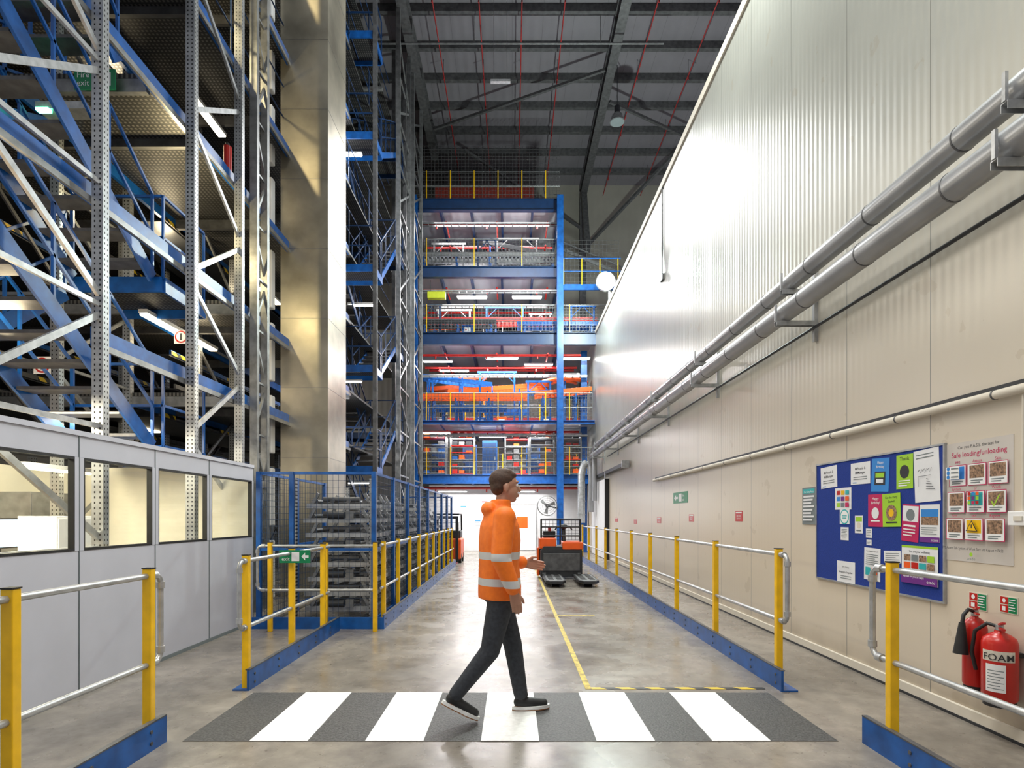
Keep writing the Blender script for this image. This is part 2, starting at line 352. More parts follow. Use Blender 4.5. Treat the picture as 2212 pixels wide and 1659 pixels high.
# ------------------------------------------------------------------ guard rails
def guard(axis,c,posts,t0,t1,ztop,side,label,l0=True,l1=True,kerb=True,k0=None,k1=None):
    P=(lambda t,o,z:(c+o*side,t,z)) if axis=='Y' else (lambda t,o,z:(t,c+o*side,z))
    e=empty('guard_rail',P((t0+t1)/2,0,0),label,'guard rail','yellow post guard rails')
    zu,zl=ztop-.045,ztop-.6
    def bx(m,A,B,mt):
        a,b=V(P(*A)),V(P(*B)); m.box((min(a.x,b.x),min(a.y,b.y),min(a.z,b.z)),(max(a.x,b.x),max(a.y,b.y),max(a.z,b.z)),mt)
    for t in posts:
        m=MB(); bx(m,(t-.025,0.005,0),(t+.025,.06,ztop),YEL); m.obj('post',e,bevel=.005)
        m=MB(); bx(m,(t-.027,.003,ztop),(t+.027,.062,ztop+.007),BLACK); m.obj('post_cap',e)
    o=.034; R=.06
    m=MB()
    def corner(tc,s):
        q=[]
        for k in range(5):
            a=math.pi/2*k/4; q.append(P(tc-s*(R-R*math.sin(a)) ,o,zu-R+R*math.cos(a)))
        for k in range(5):
            a=math.pi/2*k/4; q.append(P(tc-s*(R-R*math.cos(a)),o,zl+R-R*math.sin(a)))
        return q
    r=.018
    if l0 and l1: m.tube([*corner(t1,1),*corner(t0,-1)[::-1]],r,GALV,10,closed=True)
    elif l0: m.tube([P(t1,o,zu),*corner(t0,-1),P(t1,o,zl)],r,GALV,10)
    elif l1: m.tube([P(t0,o,zu),*corner(t1,1),P(t0,o,zl)],r,GALV,10)
    else: m.cyl(P(t0,o,zu),P(t1,o,zu),r,GALV,10).cyl(P(t0,o,zl),P(t1,o,zl),r,GALV,10)
    for tt,on,s in ((t0,l0,-1),(t1,l1,1)):
        if on:
            for z in (zu,zl):
                m.cyl(P(tt-s*.1,o,z),P(tt-s*.05,o,z),.026,GALV,10)
            for z in (zu-.07,zl+.07): m.cyl(P(tt,o,z-.02),P(tt,o,z+.02),.026,GALV,10)
    m.obj('rail',e)
    if kerb:
        ka,kb=k0 or t0,k1 or t1; m=MB()
        bx(m,(ka,-.02,0),(kb,0,.17),BLUE); bx(m,(ka,-.022,.17),(kb,.012,.178),GALVD); bx(m,(ka,0,0),(kb,.12,.012),BLUE)
        tt=ka+.1
        while tt<kb:
            for z in (.05,.12): m.cyl(P(tt,-.02,z),P(tt,-.026,z),.012,GALVD,8)
            tt+=.5
        m.obj('kick_plate',e,label='scuffed blue kick plate')
    return e
guard('Y',2.24,[4.85+1.5*k for k in range(10)],4.7,18.5,1.17,1,'long guard rail with yellow posts and blue kick plate',True,False,k0=4.69)
guard('Y',2.26,[3.43,2.35,1.3],1.2,3.62,1.17,1,'near guard rail with yellow posts beside the panel wall',False,True,k0=1.1,k1=3.64)
guard('Y',-2.24,[3.56,2.58,1.6],1.5,3.68,1.12,-1,'guard rail with yellow posts beside white cabin',False,True,k0=1.4,k1=3.66)
guard('Y',-2.2,[4.78,5.77,6.72],4.66,6.95,1.12,-1,'short guard rail joining the cage corner',True,False,k0=4.72,k1=7.2)
guard('X',7.12,[-3.04,-2.34,-1.72],-3.2,-1.75,1.12,1,'guard rail crossing in front of wire cage',True,False,kerb=False)
guard('Y',-1.66,[7.5+.95*k for k in range(10)],7.35,16.4,1.12,-1,'long guard rail with yellow posts along wire cage',False,False,k0=7.3,k1=16.6)
# ------------------------------------------------------------------ wire cage
e=empty('wire_cage',(-2.55,12,0),'blue framed wire mesh storage cage','cage')
def cpanel(a,b,zt=2.03,lastp=False):
    a,b=V(a),V(b); U=b-a; L=U.length; u=U.normalized(); m=MB()
    m.grid(a+u*.03+V((0,0,.12)),U-u*.06,V((0,0,zt-.15)),max(2,int(L/.075)),22,.0035,WIRE); m.obj('mesh_panel',e)
    m=MB(); 
    for z in (.1,zt-.02,zt*.5): m.bar(a+u*.03+V((0,0,z)),b-u*.03+V((0,0,z)),.03,.035,BLUE)
    m.bar(a,a+V((0,0,zt)),.055,.055,BLUE)
    if lastp: m.bar(b,b+V((0,0,zt)),.055,.055,BLUE)
    m.obj('panel_frame',e)
cpanel((-3.3,7.42,0),(-2.87,7.42,0)); cpanel((-2.87,7.42,0),(-1.8,7.42,0))
for k in range(8): cpanel((-1.8,7.42+1.185*k,0),(-1.8,7.42+1.185*(k+1),0))
cpanel((-1.8,16.9,0),(-3.3,16.9,0))
cpanel((-3.3,10.0,0),(-3.3,8.72,0)); cpanel((-3.3,8.72,0),(-3.3,7.48,0))
sub('kick_plate',e,lambda m:(m.box((-3.34,7.3,0),(-1.66,7.32,.15),BLUE),m.box((-3.34,7.32,0),(-1.66,7.38,.01),BLUE)))
def stack(x0,y0,n,w=.95,d=.9):
    for k in range(n):
        z=.16+k*.2
        e=empty('roller_conveyor',(x0+w/2,y0+d/2,z),'stacked grey steel roller conveyor module inside cage','machine part','stacked roller modules')
        m=MB()
        j=random.uniform(-.05,.05)
        m.box((x0+j,y0,z),(x0+w+j,y0+.04,z+.06),GALV); m.box((x0+j,y0+d-.04,z),(x0+w+j,y0+d,z+.06),GALV)
        m.box((x0+j,y0+.04,z),(x0+.04+j,y0+d-.04,z+.05),GALV); m.box((x0+w-.04+j,y0+.04,z),(x0+w+j,y0+d-.04,z+.05),GALV)
        for q in range(2):
            m.bar((x0+.08+j+q*(w-.16),y0+.02,z+.06),(x0+.16+j+q*(w-.32),y0+.02,z+.2),.04,.04,GALVM); m.bar((x0+.08+j+q*(w-.16),y0+d-.02,z+.06),(x0+.16+j+q*(w-.32),y0+d-.02,z+.2),.04,.04,GALVM)
        m.obj('chassis',e)
        m=MB()
        for q in range(4): m.cyl((x0+.12+q*.22+j,y0+.04,z+.09),(x0+.12+q*.22+j,y0+d-.04,z+.09),.03,GALVD,8)
        m.cyl((x0+.2,y0+.1,z+.12),(x0+.7,y0+.1,z+.12),.035,GALVD,10); m.obj('roller',e)
        if k%2==0: sub('motor',e,lambda m:(m.cyl((x0+.3,y0-.02,z+.1),(x0+.52,y0-.02,z+.1),.05,DARK,12),m.box((x0+.55,y0-.05,z+.06),(x0+.65,y0-.005,z+.16),GALVM)))
stack(-2.8,7.75,8); stack(-2.8,9.1,8); stack(-2.8,10.5,7); stack(-2.8,12,8); stack(-2.8,13.6,7)
for (x,y) in ((-2.9,7.6),(-1.88,7.6),(-2.9,10.05),(-1.88,10.05)):
    MB().box((x-.025,y-.03,0),(x+.025,y-.02,1.95),PERF).box((x-.025,y-.02,0),(x-.018,y+.03,1.95),PERF).box((x+.018,y-.02,0),(x+.025,y+.03,1.95),PERF).obj('storage_post',label='grey steel rack post inside cage',cat='post',group='cage rack posts')
# ------------------------------------------------------------------ office cabin
OX=-3.5
e=empty('office_cabin',(-4.8,4.6,0),'white modular cabin partition with glazed windows','cabin')
ys=[1.5,2.6,3.6,4.6,5.58,6.575,7.7]
for a,b in zip(ys[:-1],ys[1:]):
    m=MB(); m.box((OX-.05,a+.006,.035),(OX,b-.006,1.17),OFF); m.obj('wall_panel',e,bevel=.003)
    m=MB(); m.box((OX-.05,a+.006,1.925),(OX,b-.006,2.1),OFF); m.obj('wall_panel',e,bevel=.003)
    m=MB()
    m.box((OX-.05,a+.006,1.17),(OX+.003,a+.05,1.925),OFF); m.box((OX-.05,b-.05,1.17),(OX+.003,b-.006,1.925),OFF)
    for z in (1.17,1.905): m.box((OX-.045,a+.05,z),(OX+.004,b-.05,z+.02),BLACK)
    for y in (a+.05,b-.06): m.box((OX-.045,y,1.19),(OX+.004,y+.01,1.905),BLACK)
    m.obj('window_frame',e)
    m=MB(); m.box((OX-.03,a+.06,1.19),(OX-.022,b-.06,1.905),GLASS); m.obj('window_pane',e,label='clear glass pane')
m=MB(); m.box((OX-.06,1.5,2.1),(OX+.012,7.7,2.14),OFF); m.box((OX-.05,1.5,0),(OX+.006,7.7,.035),GREYI)
for y in ys: m.box((OX-.02,y-.003,.035),(OX+.004,y+.003,2.1),GREYI)
m.obj('wall_trim',e)
sub('end_panel',e,lambda m:(m.box((-6.4,7.65,0),(OX-.05,7.7,2.1),OFFI)))
sub('rear_panel',e,lambda m:(m.box((-6.45,1.5,0),(-6.4,7.7,2.1),OFFI)))
def lampstrip(c,axis,L,warm=False,lab='lit white strip light fixture',grp='strip lights',w=.12):
    c=V(c); e=empty('strip_light',c,lab,'lamp',grp); d=V((L/2,w/2,0)) if axis=='X' else V((w/2,L/2,0))
    m=MB(); m.box(c-d,c+d+V((0,0,.05)),WHITE); m.obj('lamp_housing',e)
    m=MB(); m.box(c-d*.94-V((0,0,.025)),c+d*.94-V((0,0,.001)),LAMPW if warm else LAMP); m.obj('lamp_diffuser',e)
for y in (3.4,5.2,6.8): lampstrip((-5.4,y,2.0),'Y',1.1,True,'warm strip light above cabin interior','cabin strip lights')
def monitor(x,y):
    e=empty('computer_monitor',(x,y,.78),'computer monitor with pale blue screen','monitor','cabin monitors')
    sub('screen',e,lambda m:(m.box((x,y-.25,1.1),(x+.03,y+.25,1.43),BLACK),m.box((x+.03,y-.235,1.115),(x+.033,y+.235,1.415),SCREEN)))
    sub('stand',e,lambda m:(m.box((x-.03,y-.03,.78),(x-.005,y+.03,1.2),BLACK),m.box((x-.1,y-.12,.77),(x+.08,y+.12,.785),BLACK)))
def desk(x,y0,y1):
    e=empty('desk',(x,(y0+y1)/2,0),'wooden topped desk inside cabin','desk','cabin desks')
    sub('desk_top',e,lambda m:m.box((x-.35,y0,.74),(x+.35,y1,.77),WOOD))
    for yy in (y0+.03,y1-.07):
        for xx in (x-.33,x+.29): sub('leg',e,lambda m:m.box((xx,yy,0),(xx+.04,yy+.04,.74),GALVD))
desk(-5.6,2.6,4.6); desk(-5.6,4.8,6.8); monitor(-5.5,5.5); monitor(-5.5,6.1); monitor(-5.5,6.7); monitor(-5.5,3.2)
def cab(x,y0,y1,z,mt,lab):
    e=empty('cabinet',(x,(y0+y1)/2,0),lab,'cabinet','cabin cabinets')
    sub('body',e,lambda m:m.box((x-.4,y0,0),(x,y1,z),mt),bevel=.005)
    ym=(y0+y1)/2
    for a,b,hy in ((y0+.01,ym-.005,ym-.05),(ym+.005,y1-.01,ym+.03)):
        sub('door',e,lambda m:m.box((x,a,.06),(x+.015,b,z-.03),mt)); sub('handle',e,lambda m:m.box((x+.015,hy,z*.5),(x+.03,hy+.02,z*.5+.14),DARK))
cab(-5.9,6.98,7.6,1.75,GALVM,'grey steel cupboard inside cabin'); cab(-4.6,5.75,6.25,1.45,WHITE,'low white electrical cabinet near window')
cab(-6.0,1.7,2.5,1.6,WOOD,'wooden cupboard inside cabin')
def pinb(y0,y1,col,lab):
    e=empty('pin_board',(-6.38,(y0+y1)/2,1.1),lab,'notice board','cabin pin boards')
    sub('board_panel',e,lambda m:m.box((-6.4,y0,1.1),(-6.37,y1,1.9),col))
    n=int((y1-y0)/.27)
    for k in range(n):
        m=MB(); m.box((-6.37,y0+.06+k*.27,1.22+.07*(k%2)),(-6.366,y0+.26+k*.27,1.6+.05*(k%2)),[PAPER,CREAM,CYAN,PAPER,LIME][k%5]); m.obj('paper_sheet',e)
pinb(2.9,4.5,WOOD,'cork pin board with papers in cabin'); pinb(4.8,6.5,WOOD,'second cork pin board with coloured papers')
e=empty('display_board',(-4.7,4.25,0),'yellow framed display board with papers near window','notice board')
sub('board_panel',e,lambda m:(m.box((-4.75,4.1,.9),(-4.72,4.95,1.6),WOOD),m.box((-4.72,4.2,1.0),(-4.715,4.5,1.5),PAPER),m.box((-4.72,4.55,1.05),(-4.715,4.85,1.45),CREAM)))
sub('leg',e,lambda m:m.box((-4.75,4.12,0),(-4.72,4.16,.9),WOOD)); sub('leg',e,lambda m:m.box((-4.75,4.9,0),(-4.72,4.94,.9),WOOD))
# ------------------------------------------------------------------ racking
def upright_frame(x,ya,yb,ztop,pitch,z0,flip,grp='tall rack upright frames',w=.11,pm=None,bs=.035,zb=0,hor=True,bm=None):
    pm=pm or PERF; bm=bm or GALV
    e=empty('pallet_rack',(x,(ya+yb)/2,zb),'tall galvanised perforated rack frame with bracing','rack',grp)
    for y in (ya,yb):
        m=MB(); h=w/2
        m.box((x-h,y-.04,zb),(x+h,y-.032,ztop),pm); m.box((x-h,y-.032,zb),(x-h+.008,y+.04,ztop),pm); m.box((x+h-.008,y-.032,zb),(x+h,y+.04,ztop),pm)
        m.obj('upright',e,origin=(x,y,zb))
    z=z0; k=0
    while z+pitch<ztop:
        a,b=(z+.08,z+pitch-.08) if (k%2==0)==flip else (z+pitch-.08,z+.08)
        m=MB(); m.bar((x,ya,a),(x,yb,b),.03,bs*1.3,bm); m.obj('brace',e)
        if hor: m=MB(); m.bar((x,ya,z),(x,yb,z),.03,bs,bm); m.obj('brace',e)
        z+=pitch; k+=1
    return e
upright_frame(-3.9,3.95,5.39,11,1.15,.0,True,bs=.045)
upright_frame(-3.9,6.93,8.14,12,.98,.45,True,bs=.045,hor=False)
upright_frame(-3.9,8.62,8.98,14.5,.8,.3,False,bs=.03,bm=GALVM,pm=GALVM)
upright_frame(-5.6,7.0,8.3,12,1.1,0,False,bm=GALVM)
upright_frame(-5.3,9.6,10.8,15,1.1,0,True,bm=GALVM)
for y in (4.3,7.2,9.8,12.4,15): upright_frame(-6.7,y,y+1.2,15,1.2,0,y>8,bm=GALVD)
for y in (5.5,9,13): upright_frame(-8.6,y,y+1.2,15,1.2,0,y>8,bm=GALVD)
upright_frame(-4.6,12.6,13.6,15.5,1.1,0,True,bm=GALVM)
LV=[3.25,4.6,6.35,8.05,9.7,11.4,13.1,14.8]
for i,z in enumerate(LV):
    y0=8.3 if z<6 else 6.3; ys_=5.45 if z<4 else 3.9
    e=empty('picking_deck',(-7,13,z),'grated rack deck with blue edge beam','platform','rack decks')
    sub('deck_plate',e,lambda m:m.box((-11,y0,z-.05),(-4.05,20,z),GRATE))
    sub('edge_beam',e,lambda m:(m.box((-4.04,ys_,z-.17),(-4.0,14,z+.02),BLUE),m.box((-3.998,ys_,z-.19),(-3.97,14,z-.13),GALVM)))
    sub('cross_beam',e,lambda m:(m.box((-11,y0,z-.2),(-4.05,y0+.06,z-.055),GALVM),m.box((-11,y0+1,z-.16),(-4.1,y0+1.06,z-.055),GALVD),m.box((-11,y0+3,z-.2),(-4.1,y0+3.06,z-.055),GALVD),m.box((-11,y0+6,z-.2),(-4.1,y0+6.06,z-.055),GALVD),m.box((-5.55,y0+.06,z-.2),(-5.5,14,z-.055),BLUE)))
    if z>7:
        m=MB()
        for zz in (.55,1.1): m.cyl((-4.1,y0,z+zz),(-4.1,19,z+zz),.014,DBLUE,6)
        for q in range(6): m.cyl((-4.1,y0+q*2,z),(-4.1,y0+q*2,z+1.1),.014,DBLUE,6)
        m.obj('handrail',e)
for (x,ya,yb,lab) in ((-5.5,8.6,13.5,'dark multi level shelving with black and yellow markings'),(-7.3,5.2,16,'deep dark shelving bays behind access stairs')):
    e=empty('shelving_rack',(x-.5,(ya+yb)/2,0),lab,'shelving','deep rack shelving')
    for i in range(26):
        z=2.5+i*.52
        if random.random()<.9:
            y1=random.uniform(ya,ya+1); m=MB(); m.box((x-.03,y1,z),(x+.0,yb,z+.07),GALVD if i%3 else BLUE); m.box((x-1.0,y1,z-.02),(x-.03,yb,z),DARK)
            for q in range(int((yb-y1)/.9)): m.box((x+.001,y1+q*.9,z+.0),(x+.006,y1+q*.9+.4,z+.06),HAZ if (q+i)%2 else GALVD)
            m.obj('shelf',e)
def stair(a,b,wv,n,lab,grp,zr=1.0,mt=None,tm=None,sh=.17,hr=.028,hm=None):
    mt=mt or BLUE; tm=tm or GALVD; hm=hm or mt
    a,b,wv=V(a),V(b),V(wv); e=empty('stair_flight',a,lab,'stairs',grp)
    for o in (V((0,0,0)),wv):
        m=MB(); m.bar(a+o,b+o,.03,sh,mt); m.obj('stringer',e)
        m=MB()
        for z in (zr*.5,zr): m.bar(a+o+V((0,0,z)),b+o+V((0,0,z)),hr,hr,hm)
        for k in range(4): q=a+o+(b-a)*(k/3); m.bar(q+V((0,0,sh*.4)),q+V((0,0,zr)),hr,hr,hm)
        m.obj('handrail',e)
    d=(b-a); run=V((d.x,d.y,0)).normalized()
    base=None
    for k in range(n):
        p=a+d*((k+.5)/n)+wv*.5
        if base is None:
            m=MB(); m.frame(p,wv*.94,run*.24,V((0,0,.035)),tm); base=m.obj('tread',e,origin=p); p0=p
        else:
            c=base.copy(); COL.objects.link(c); c.location=base.location+(p-p0)
    return e
def landing(x0,x1,y0,y1,z,grp='stair landings',mt=None,hr=.028,hm=None):
    mt=mt or BLUE; hm=hm or mt
    e=empty('stair_landing',((x0+x1)/2,(y0+y1)/2,z),'blue edged grated stair landing','platform',grp)
    sub('deck_plate',e,lambda m:m.box((x0,y0,z-.04),(x1,y1,z),GRATE))
    sub('edge_beam',e,lambda m:(m.box((x0,y0-.03,z-.16),(x1,y0,z+.02),mt),m.box((x1,y0,z-.16),(x1+.03,y1,z+.02),mt),m.box((x0,y1,z-.16),(x1,y1+.03,z+.02),mt)))
    m=MB()
    for zz in (.5,1.0): m.bar((x0,y0,z+zz),(x1,y0,z+zz),hr,hr,hm); m.bar((x1,y0,z+zz),(x1,y1,z+zz),hr,hr,hm)
    for (x,y) in ((x0,y0),(x1,y0),(x1,y1)): m.bar((x,y,z),(x,y,z+1),hr,hr,hm)
    m.obj('handrail',e)
for (z0,z1) in ((2.28,3.95),(4.3,5.95),(6.4,8.0),(8.1,9.65)):
    stair((-5.25,6.2 if z0>6 else 6.8,z0),(-5.25,4.6,z1),(.95,0,0),8,'blue stringer stair flight with grey treads','rack access stairs')
stair((-6.45,4.5,2.25),(-6.45,7.0,4.2),(.95,0,0),9,'second access stair with wide grey treads','rack access stairs',tm=GALVM)
stair((-6.45,4.5,5.0),(-6.45,7.0,6.2),(.95,0,0),7,'second access stair with wide grey treads','rack access stairs',tm=GALVM)
landing(-5.3,-4.2,6.85,7.75,2.28); landing(-5.3,-4.2,6.85,7.75,4.3)
def sheet(name,o,u,v,w,h,items,label,cat,group=None,base=None,th=.002,rot=0,parent=None):
    base=base or PAPER
    o,u,v=V(o),V(u).normalized(),V(v).normalized(); n=u.cross(v)
    if rot:
        c=o+u*w/2-v*h/2; R=Matrix.Rotation(rot,3,n); u=R@u; v=R@v; o=c-u*w/2+v*h/2
    m=MB(); m.frame(o+u*w/2-v*h/2+n*th/2,u*w,v*h,n*th,base); L=th
    for it in items:
        L+=.0006
        if it[0]=='r': _,x,y,ww,hh,mt=it; p=o+u*x*w-v*y*h+n*L; m.poly([p,p-v*hh*h,p-v*hh*h+u*ww*w,p+u*ww*w],mt)
        elif it[0]=='p': m.poly([o+u*x*w-v*y*h+n*L for x,y in it[1]],it[2])
        elif it[0]=='d':
            _,x,y,r,mt=it; c=o+u*x*w-v*y*h+n*L; m.poly([c+u*(r*w*math.cos(k*math.pi/10))+v*(r*w*math.sin(k*math.pi/10)) for k in range(20)],mt)
        else:
            _,t,x,y,sz,mt,al,*mw=it; m.text(t,o+u*x*w-v*y*h+n*L,u,v,sz*h,mt,al,(mw[0]*w if mw else w*.96))
    return m.obj(name,parent,label=label,cat=cat,group=group,kind='flat')
def man(x,y,s):
    return [('r',x+.14*s,y-.02,.13*s,.64,SIGNW),('d',x+.05*s,y+.06,.028*s,SIGNW),('p',[(x+.0*s,y+.2),(x+.09*s,y+.14),(x+.1*s,y+.36),(x+.02*s,y+.36)],SIGNW),('p',[(x-.04*s,y+.62),(x+.03*s,y+.34),(x+.07*s,y+.36),(x+.0*s,y+.62)],SIGNW),('p',[(x+.05*s,y+.34),(x+.1*s,y+.34),(x+.12*s,y+.58),(x+.08*s,y+.58)],SIGNW)]
U,W=(1,0,0),(0,0,1)
sheet('exit_sign',(-4.78,6.22,6.33),U,W,.45,.225,[('t','Fire',.06,.4,.4,SIGNW,'L',.4),('t','exit',.06,.8,.4,SIGNW,'L',.4)]+man(.62,.18,1),'green fire exit sign on deck edge','sign',base=GREEN,th=.01)
sheet('exit_sign',(-2.33,5.7,1.11),U,W,.31,.13,[('t','Fire',.08,.42,.4,SIGNW,'L',.3),('t','exit',.08,.82,.4,SIGNW,'L',.3),('r',.4,.15,.25,.7,SIGNW),('p',[(.72,.5),(.84,.2),(.84,.4),(.95,.4),(.95,.6),(.84,.6),(.84,.8)],SIGNW)],'green fire exit sign hung on yellow rail','sign',base=GREEN,th=.006)
e=empty('emergency_light',(-5.2,6.28,5.95),'grey emergency light with green indicator','lamp')
sub('lamp_housing',e,lambda m:m.box((-5.3,6.32,5.98),(-4.75,6.5,6.06),GALV)); sub('indicator',e,lambda m:m.box((-5.28,6.3,5.95),(-5.14,6.36,5.98),GREENL))
for (x,y,z) in ((-6,9.5,7.8),(-6,9.5,6.1),(-5.2,9.5,4.35),(-6,7.6,9.4),(-7.5,7,4.2),(-6.5,10,3.0),(-6,12,11.1),(-7.6,6.2,6.0),(-4.9,11.5,5.9),(-4.9,8.0,4.15),(-4.8,9.0,7.75)): lampstrip((x,y,z),'Y',.9,True,'warm strip light under rack deck','rack strip lights')
e=empty('hose_canister',(-4.35,8.4,6.4),'red cylindrical canister fixed on rack','fire equipment'); sub('body',e,lambda m:(m.cyl((-4.2,8.4,6.4),(-4.2,8.4,6.9),.06,RED,12),m.cyl((-4.2,8.4,6.9),(-4.2,8.4,6.95),.03,BLACK,8)))
for (x,y,z) in ((-5.55,6.6,3.3),(-4.9,8.25,4.15)):
    sheet('warning_sign',(x,y,z),U,W,.2,.2,[('d',.5,.5,.45,RED),('d',.5,.5,.34,SIGNW),('r',.42,.25,.16,.5,INK)],'round red warning sign on rack','sign','round warning signs')
# ------------------------------------------------------------------ tall duct
DX0,DX1,DY0,DY1=-4.15,-3.3,10.2,11.3
e=empty('ventilation_duct',(-3.7,10.7,0),'tall rectangular riser duct in brushed sheet metal','duct')
z=0
while z<17.2:
    z2=min(z+1.25,17.25); m=MB(); m.box((DX0,DY0,z+.002),(DX1,DY1,z2-.002),DUCTM); m.obj('duct_section',e)
    m=MB(); m.box((DX0-.003,DY0-.003,z2-.002),(DX1+.003,DY1+.003,z2+.002),GALVM); m.obj('flange',e); z=z2
for k in range(13):
    z=k*1.28
    e=empty('cable_trunk_box',(-4.32,10.1,z),'light grey cable trunk box beside riser duct','electrical box','trunk boxes beside duct')
    sub('body',e,lambda m:m.box((-4.4,10.0,z),(-4.22,10.15,z+1.02),WHITE),bevel=.02); sub('conduit',e,lambda m:m.cyl((-4.32,10.08,z+1.02),(-4.32,10.08,z+1.28),.03,GALV,8))
# ------------------------------------------------------------------ stair tower
zl=[0,2.7,5.25,7.8,11.15,13.7]
for i,(a,b) in enumerate(zip(zl[:-1],zl[1:])):
    mid=(a+b)/2
    stair((-4.3,15.3,a),(-4.3,17.3,mid),(.75,0,0),7,'blue steel switchback stair flight','stair tower flights',sh=.14,hm=DBLUE)
    stair((-5.2,17.3,mid),(-5.2,15.3,b),(.75,0,0),7,'dark blue steel switchback stair flight','stair tower flights',sh=.14,mt=DBLUE)
    landing(-5.3,-3.5,17.35,18.2,mid,mt=DBLUE); landing(-5.3,-3.5,14.4,15.25,b,hm=DBLUE)
for x in (-5.35,-3.45):
    for y in (14.35,18.3): MB().box((x-.05,y-.05,0),(x+.05,y+.05,16),GALVD).obj('tower_post',label='grey steel stair tower post',cat='post',group='stair tower posts')
upright_frame(-3.42,17.1,18.9,17,1.35,0,True,grp='lattice tower frames',w=.13,bs=.05,pm=GALVM,bm=GALVM)
upright_frame(-3.42,19.6,21.4,17,1.35,0,False,grp='lattice tower frames',w=.12,bs=.05,pm=GALVM,bm=GALVD)
upright_frame(-3.95,19.0,20.6,17,1.35,0,True,grp='lattice tower frames',w=.12,bs=.05,pm=GALVD,bm=GALVD)
# ------------------------------------------------------------------ mezzanine
MZ=[(3.05,.35,3.2,BLUE),(5.15,.15,3.2,BLUE),(8.55,.48,3.75,DBLUE),(11.1,.42,1.95,DBLUE),(13.7,.45,1.95,DBLUE)]
for i,(z,t,x1,bm_) in enumerate(MZ):
    e=empty('mezzanine_floor',(-.7,24,z-t),'steel mezzanine floor with deep blue front beam','platform','mezzanine floors')
    sub('front_beam',e,lambda m:(m.box((-4.0,22,z-t+.03),(x1,22.05,z-.03),bm_),m.box((-4.0,21.93,z-t),(x1,22.12,z-t+.03),bm_),m.box((-4.0,21.93,z-.03),(x1,22.12,z),bm_)))
    sub('deck_plate',e,lambda m:m.box((-4.0,22.12,z-.12),(x1,27.5,z),SOFF))
    m=MB()
    for x in (-2.8,-1.6,-.4,.8,1.85): m.box((x-.04,22.12,z-t+.05),(x+.04,27.4,z-.12),bm_)
    m.obj('joist',e)
    m=MB(); xe=x1-.1
    for zz in (.5,1.05): m.cyl((-3.9,21.98,z+zz),(xe,21.98,z+zz),.018,GALVM,6)
    m.grid((-3.9,21.99,z+.05),(xe+3.9,0,0),(0,0,1.0 if i<4 else 2.0),int((xe+3.9)/.13),8 if i<4 else 15,.011,GALVD)
    m.obj('guard_mesh',e)
    m=MB(); x=-3.3
    while x<xe: m.box((x-.016,21.94,z),(x+.016,21.96,z+1.08),YEL); x+=.92 if i in (0,1,4) else 1.84
    m.obj('yellow_post',e)
def column(x,y,z):
    m=MB(); m.box((x-.12,y-.12,.03),(x+.12,y-.1,z),BLUE); m.box((x-.12,y+.1,.03),(x+.12,y+.12,z),BLUE); m.box((x-.02,y-.1,.03),(x+.02,y+.1,z),BLUE); m.box((x-.2,y-.2,0),(x+.2,y+.2,.03),BLUE)
    m.obj('steel_column',label='blue steel mezzanine support column',cat='column',group='mezzanine columns')
column(1.84,21.78,13.7); column(-3.75,21.78,13.7); column(2.9,23,8.1)
e=empty('storage_container',(-1,24,13.7),'red slatted container behind yellow posts','container'); 
m=MB(); m.box((-3.1,23,13.7),(.9,25,14.75),BRICK); 
for k in range(28): m.box((-3.1+k*.145,22.96,13.72),(-3.04+k*.145,23,14.73),BRICK)
m.obj('body',e)
def conveyor(x0,x1,y,z,zf,rail,w=.6,sl=0,leg=None,lab='orange sided roller conveyor on mezzanine'):
    leg=leg or BLUE
    e=empty('conveyor',((x0+x1)/2,y,zf),lab,'conveyor','mezzanine conveyors')
    for o in (-w/2,w/2):
        m=MB(); m.bar((x0,y+o,z),(x1,y+o,z+sl),.05,.17,rail); m.obj('side_rail',e)
    m=MB(); n=int((x1-x0)/.16)
    for k in range(n): x=x0+(k+.5)*(x1-x0)/n; zz=z+.07+sl*(k+.5)/n; m.cyl((x,y-w/2,zz),(x,y+w/2,zz),.035,GALV,6)
    m.obj('rollers',e)
    x=x0+.3
    while x<x1:
        zz=z+sl*(x-x0)/(x1-x0); m=MB(); m.box((x-.03,y-w/2,zf),(x+.03,y-w/2+.06,zz-.09),leg); m.box((x-.03,y+w/2-.06,zf),(x+.03,y+w/2,zz-.09),leg); m.box((x-.02,y-w/2,(zz+zf)/2),(x+.02,y+w/2,(zz+zf)/2+.04),leg); m.obj('leg',e); x+=1.3
f=5.15
bl='blue sided roller conveyor on mezzanine'
conveyor(-3.8,.6,22.5,6.15,f,ORANGE); conveyor(-2.6,1.5,23.4,6.5,f,ORANGE,sl=.3); conveyor(-1.5,3.0,24.9,7.0,f,BLUE,sl=-.3,lab=bl); conveyor(.9,3.1,22.4,6.2,f,ORANGE,sl=.2); conveyor(-3.8,-1,25.6,7.1,f,ORANGE,sl=.2); conveyor(-3.0,-.2,22.5,5.7,f,BLUE,lab=bl); conveyor(-3.8,3.1,26.3,5.9,f,RED,lab='red sided roller conveyor on mezzanine'); conveyor(-1.2,.7,24.1,5.85,f,BLUE,lab=bl); conveyor(-3.7,-.8,23.2,7.1,f,BLUE,sl=-.35,lab=bl)
f=8.55
conveyor(-3.8,3.4,23,9.3,f,RED,lab='red sided roller conveyor on mezzanine'); conveyor(-3.6,1.7,24.4,9.6,f,ORANGE,sl=.2); conveyor(.2,3.6,22.45,8.95,f,BLUE,lab=bl); conveyor(-3.6,1.7,25.7,9.95,f,DARK,lab='dark sided roller conveyor on mezzanine'); conveyor(-3.7,-.6,22.4,9.0,f,DARK,lab='dark sided roller conveyor on mezzanine')
f=11.1
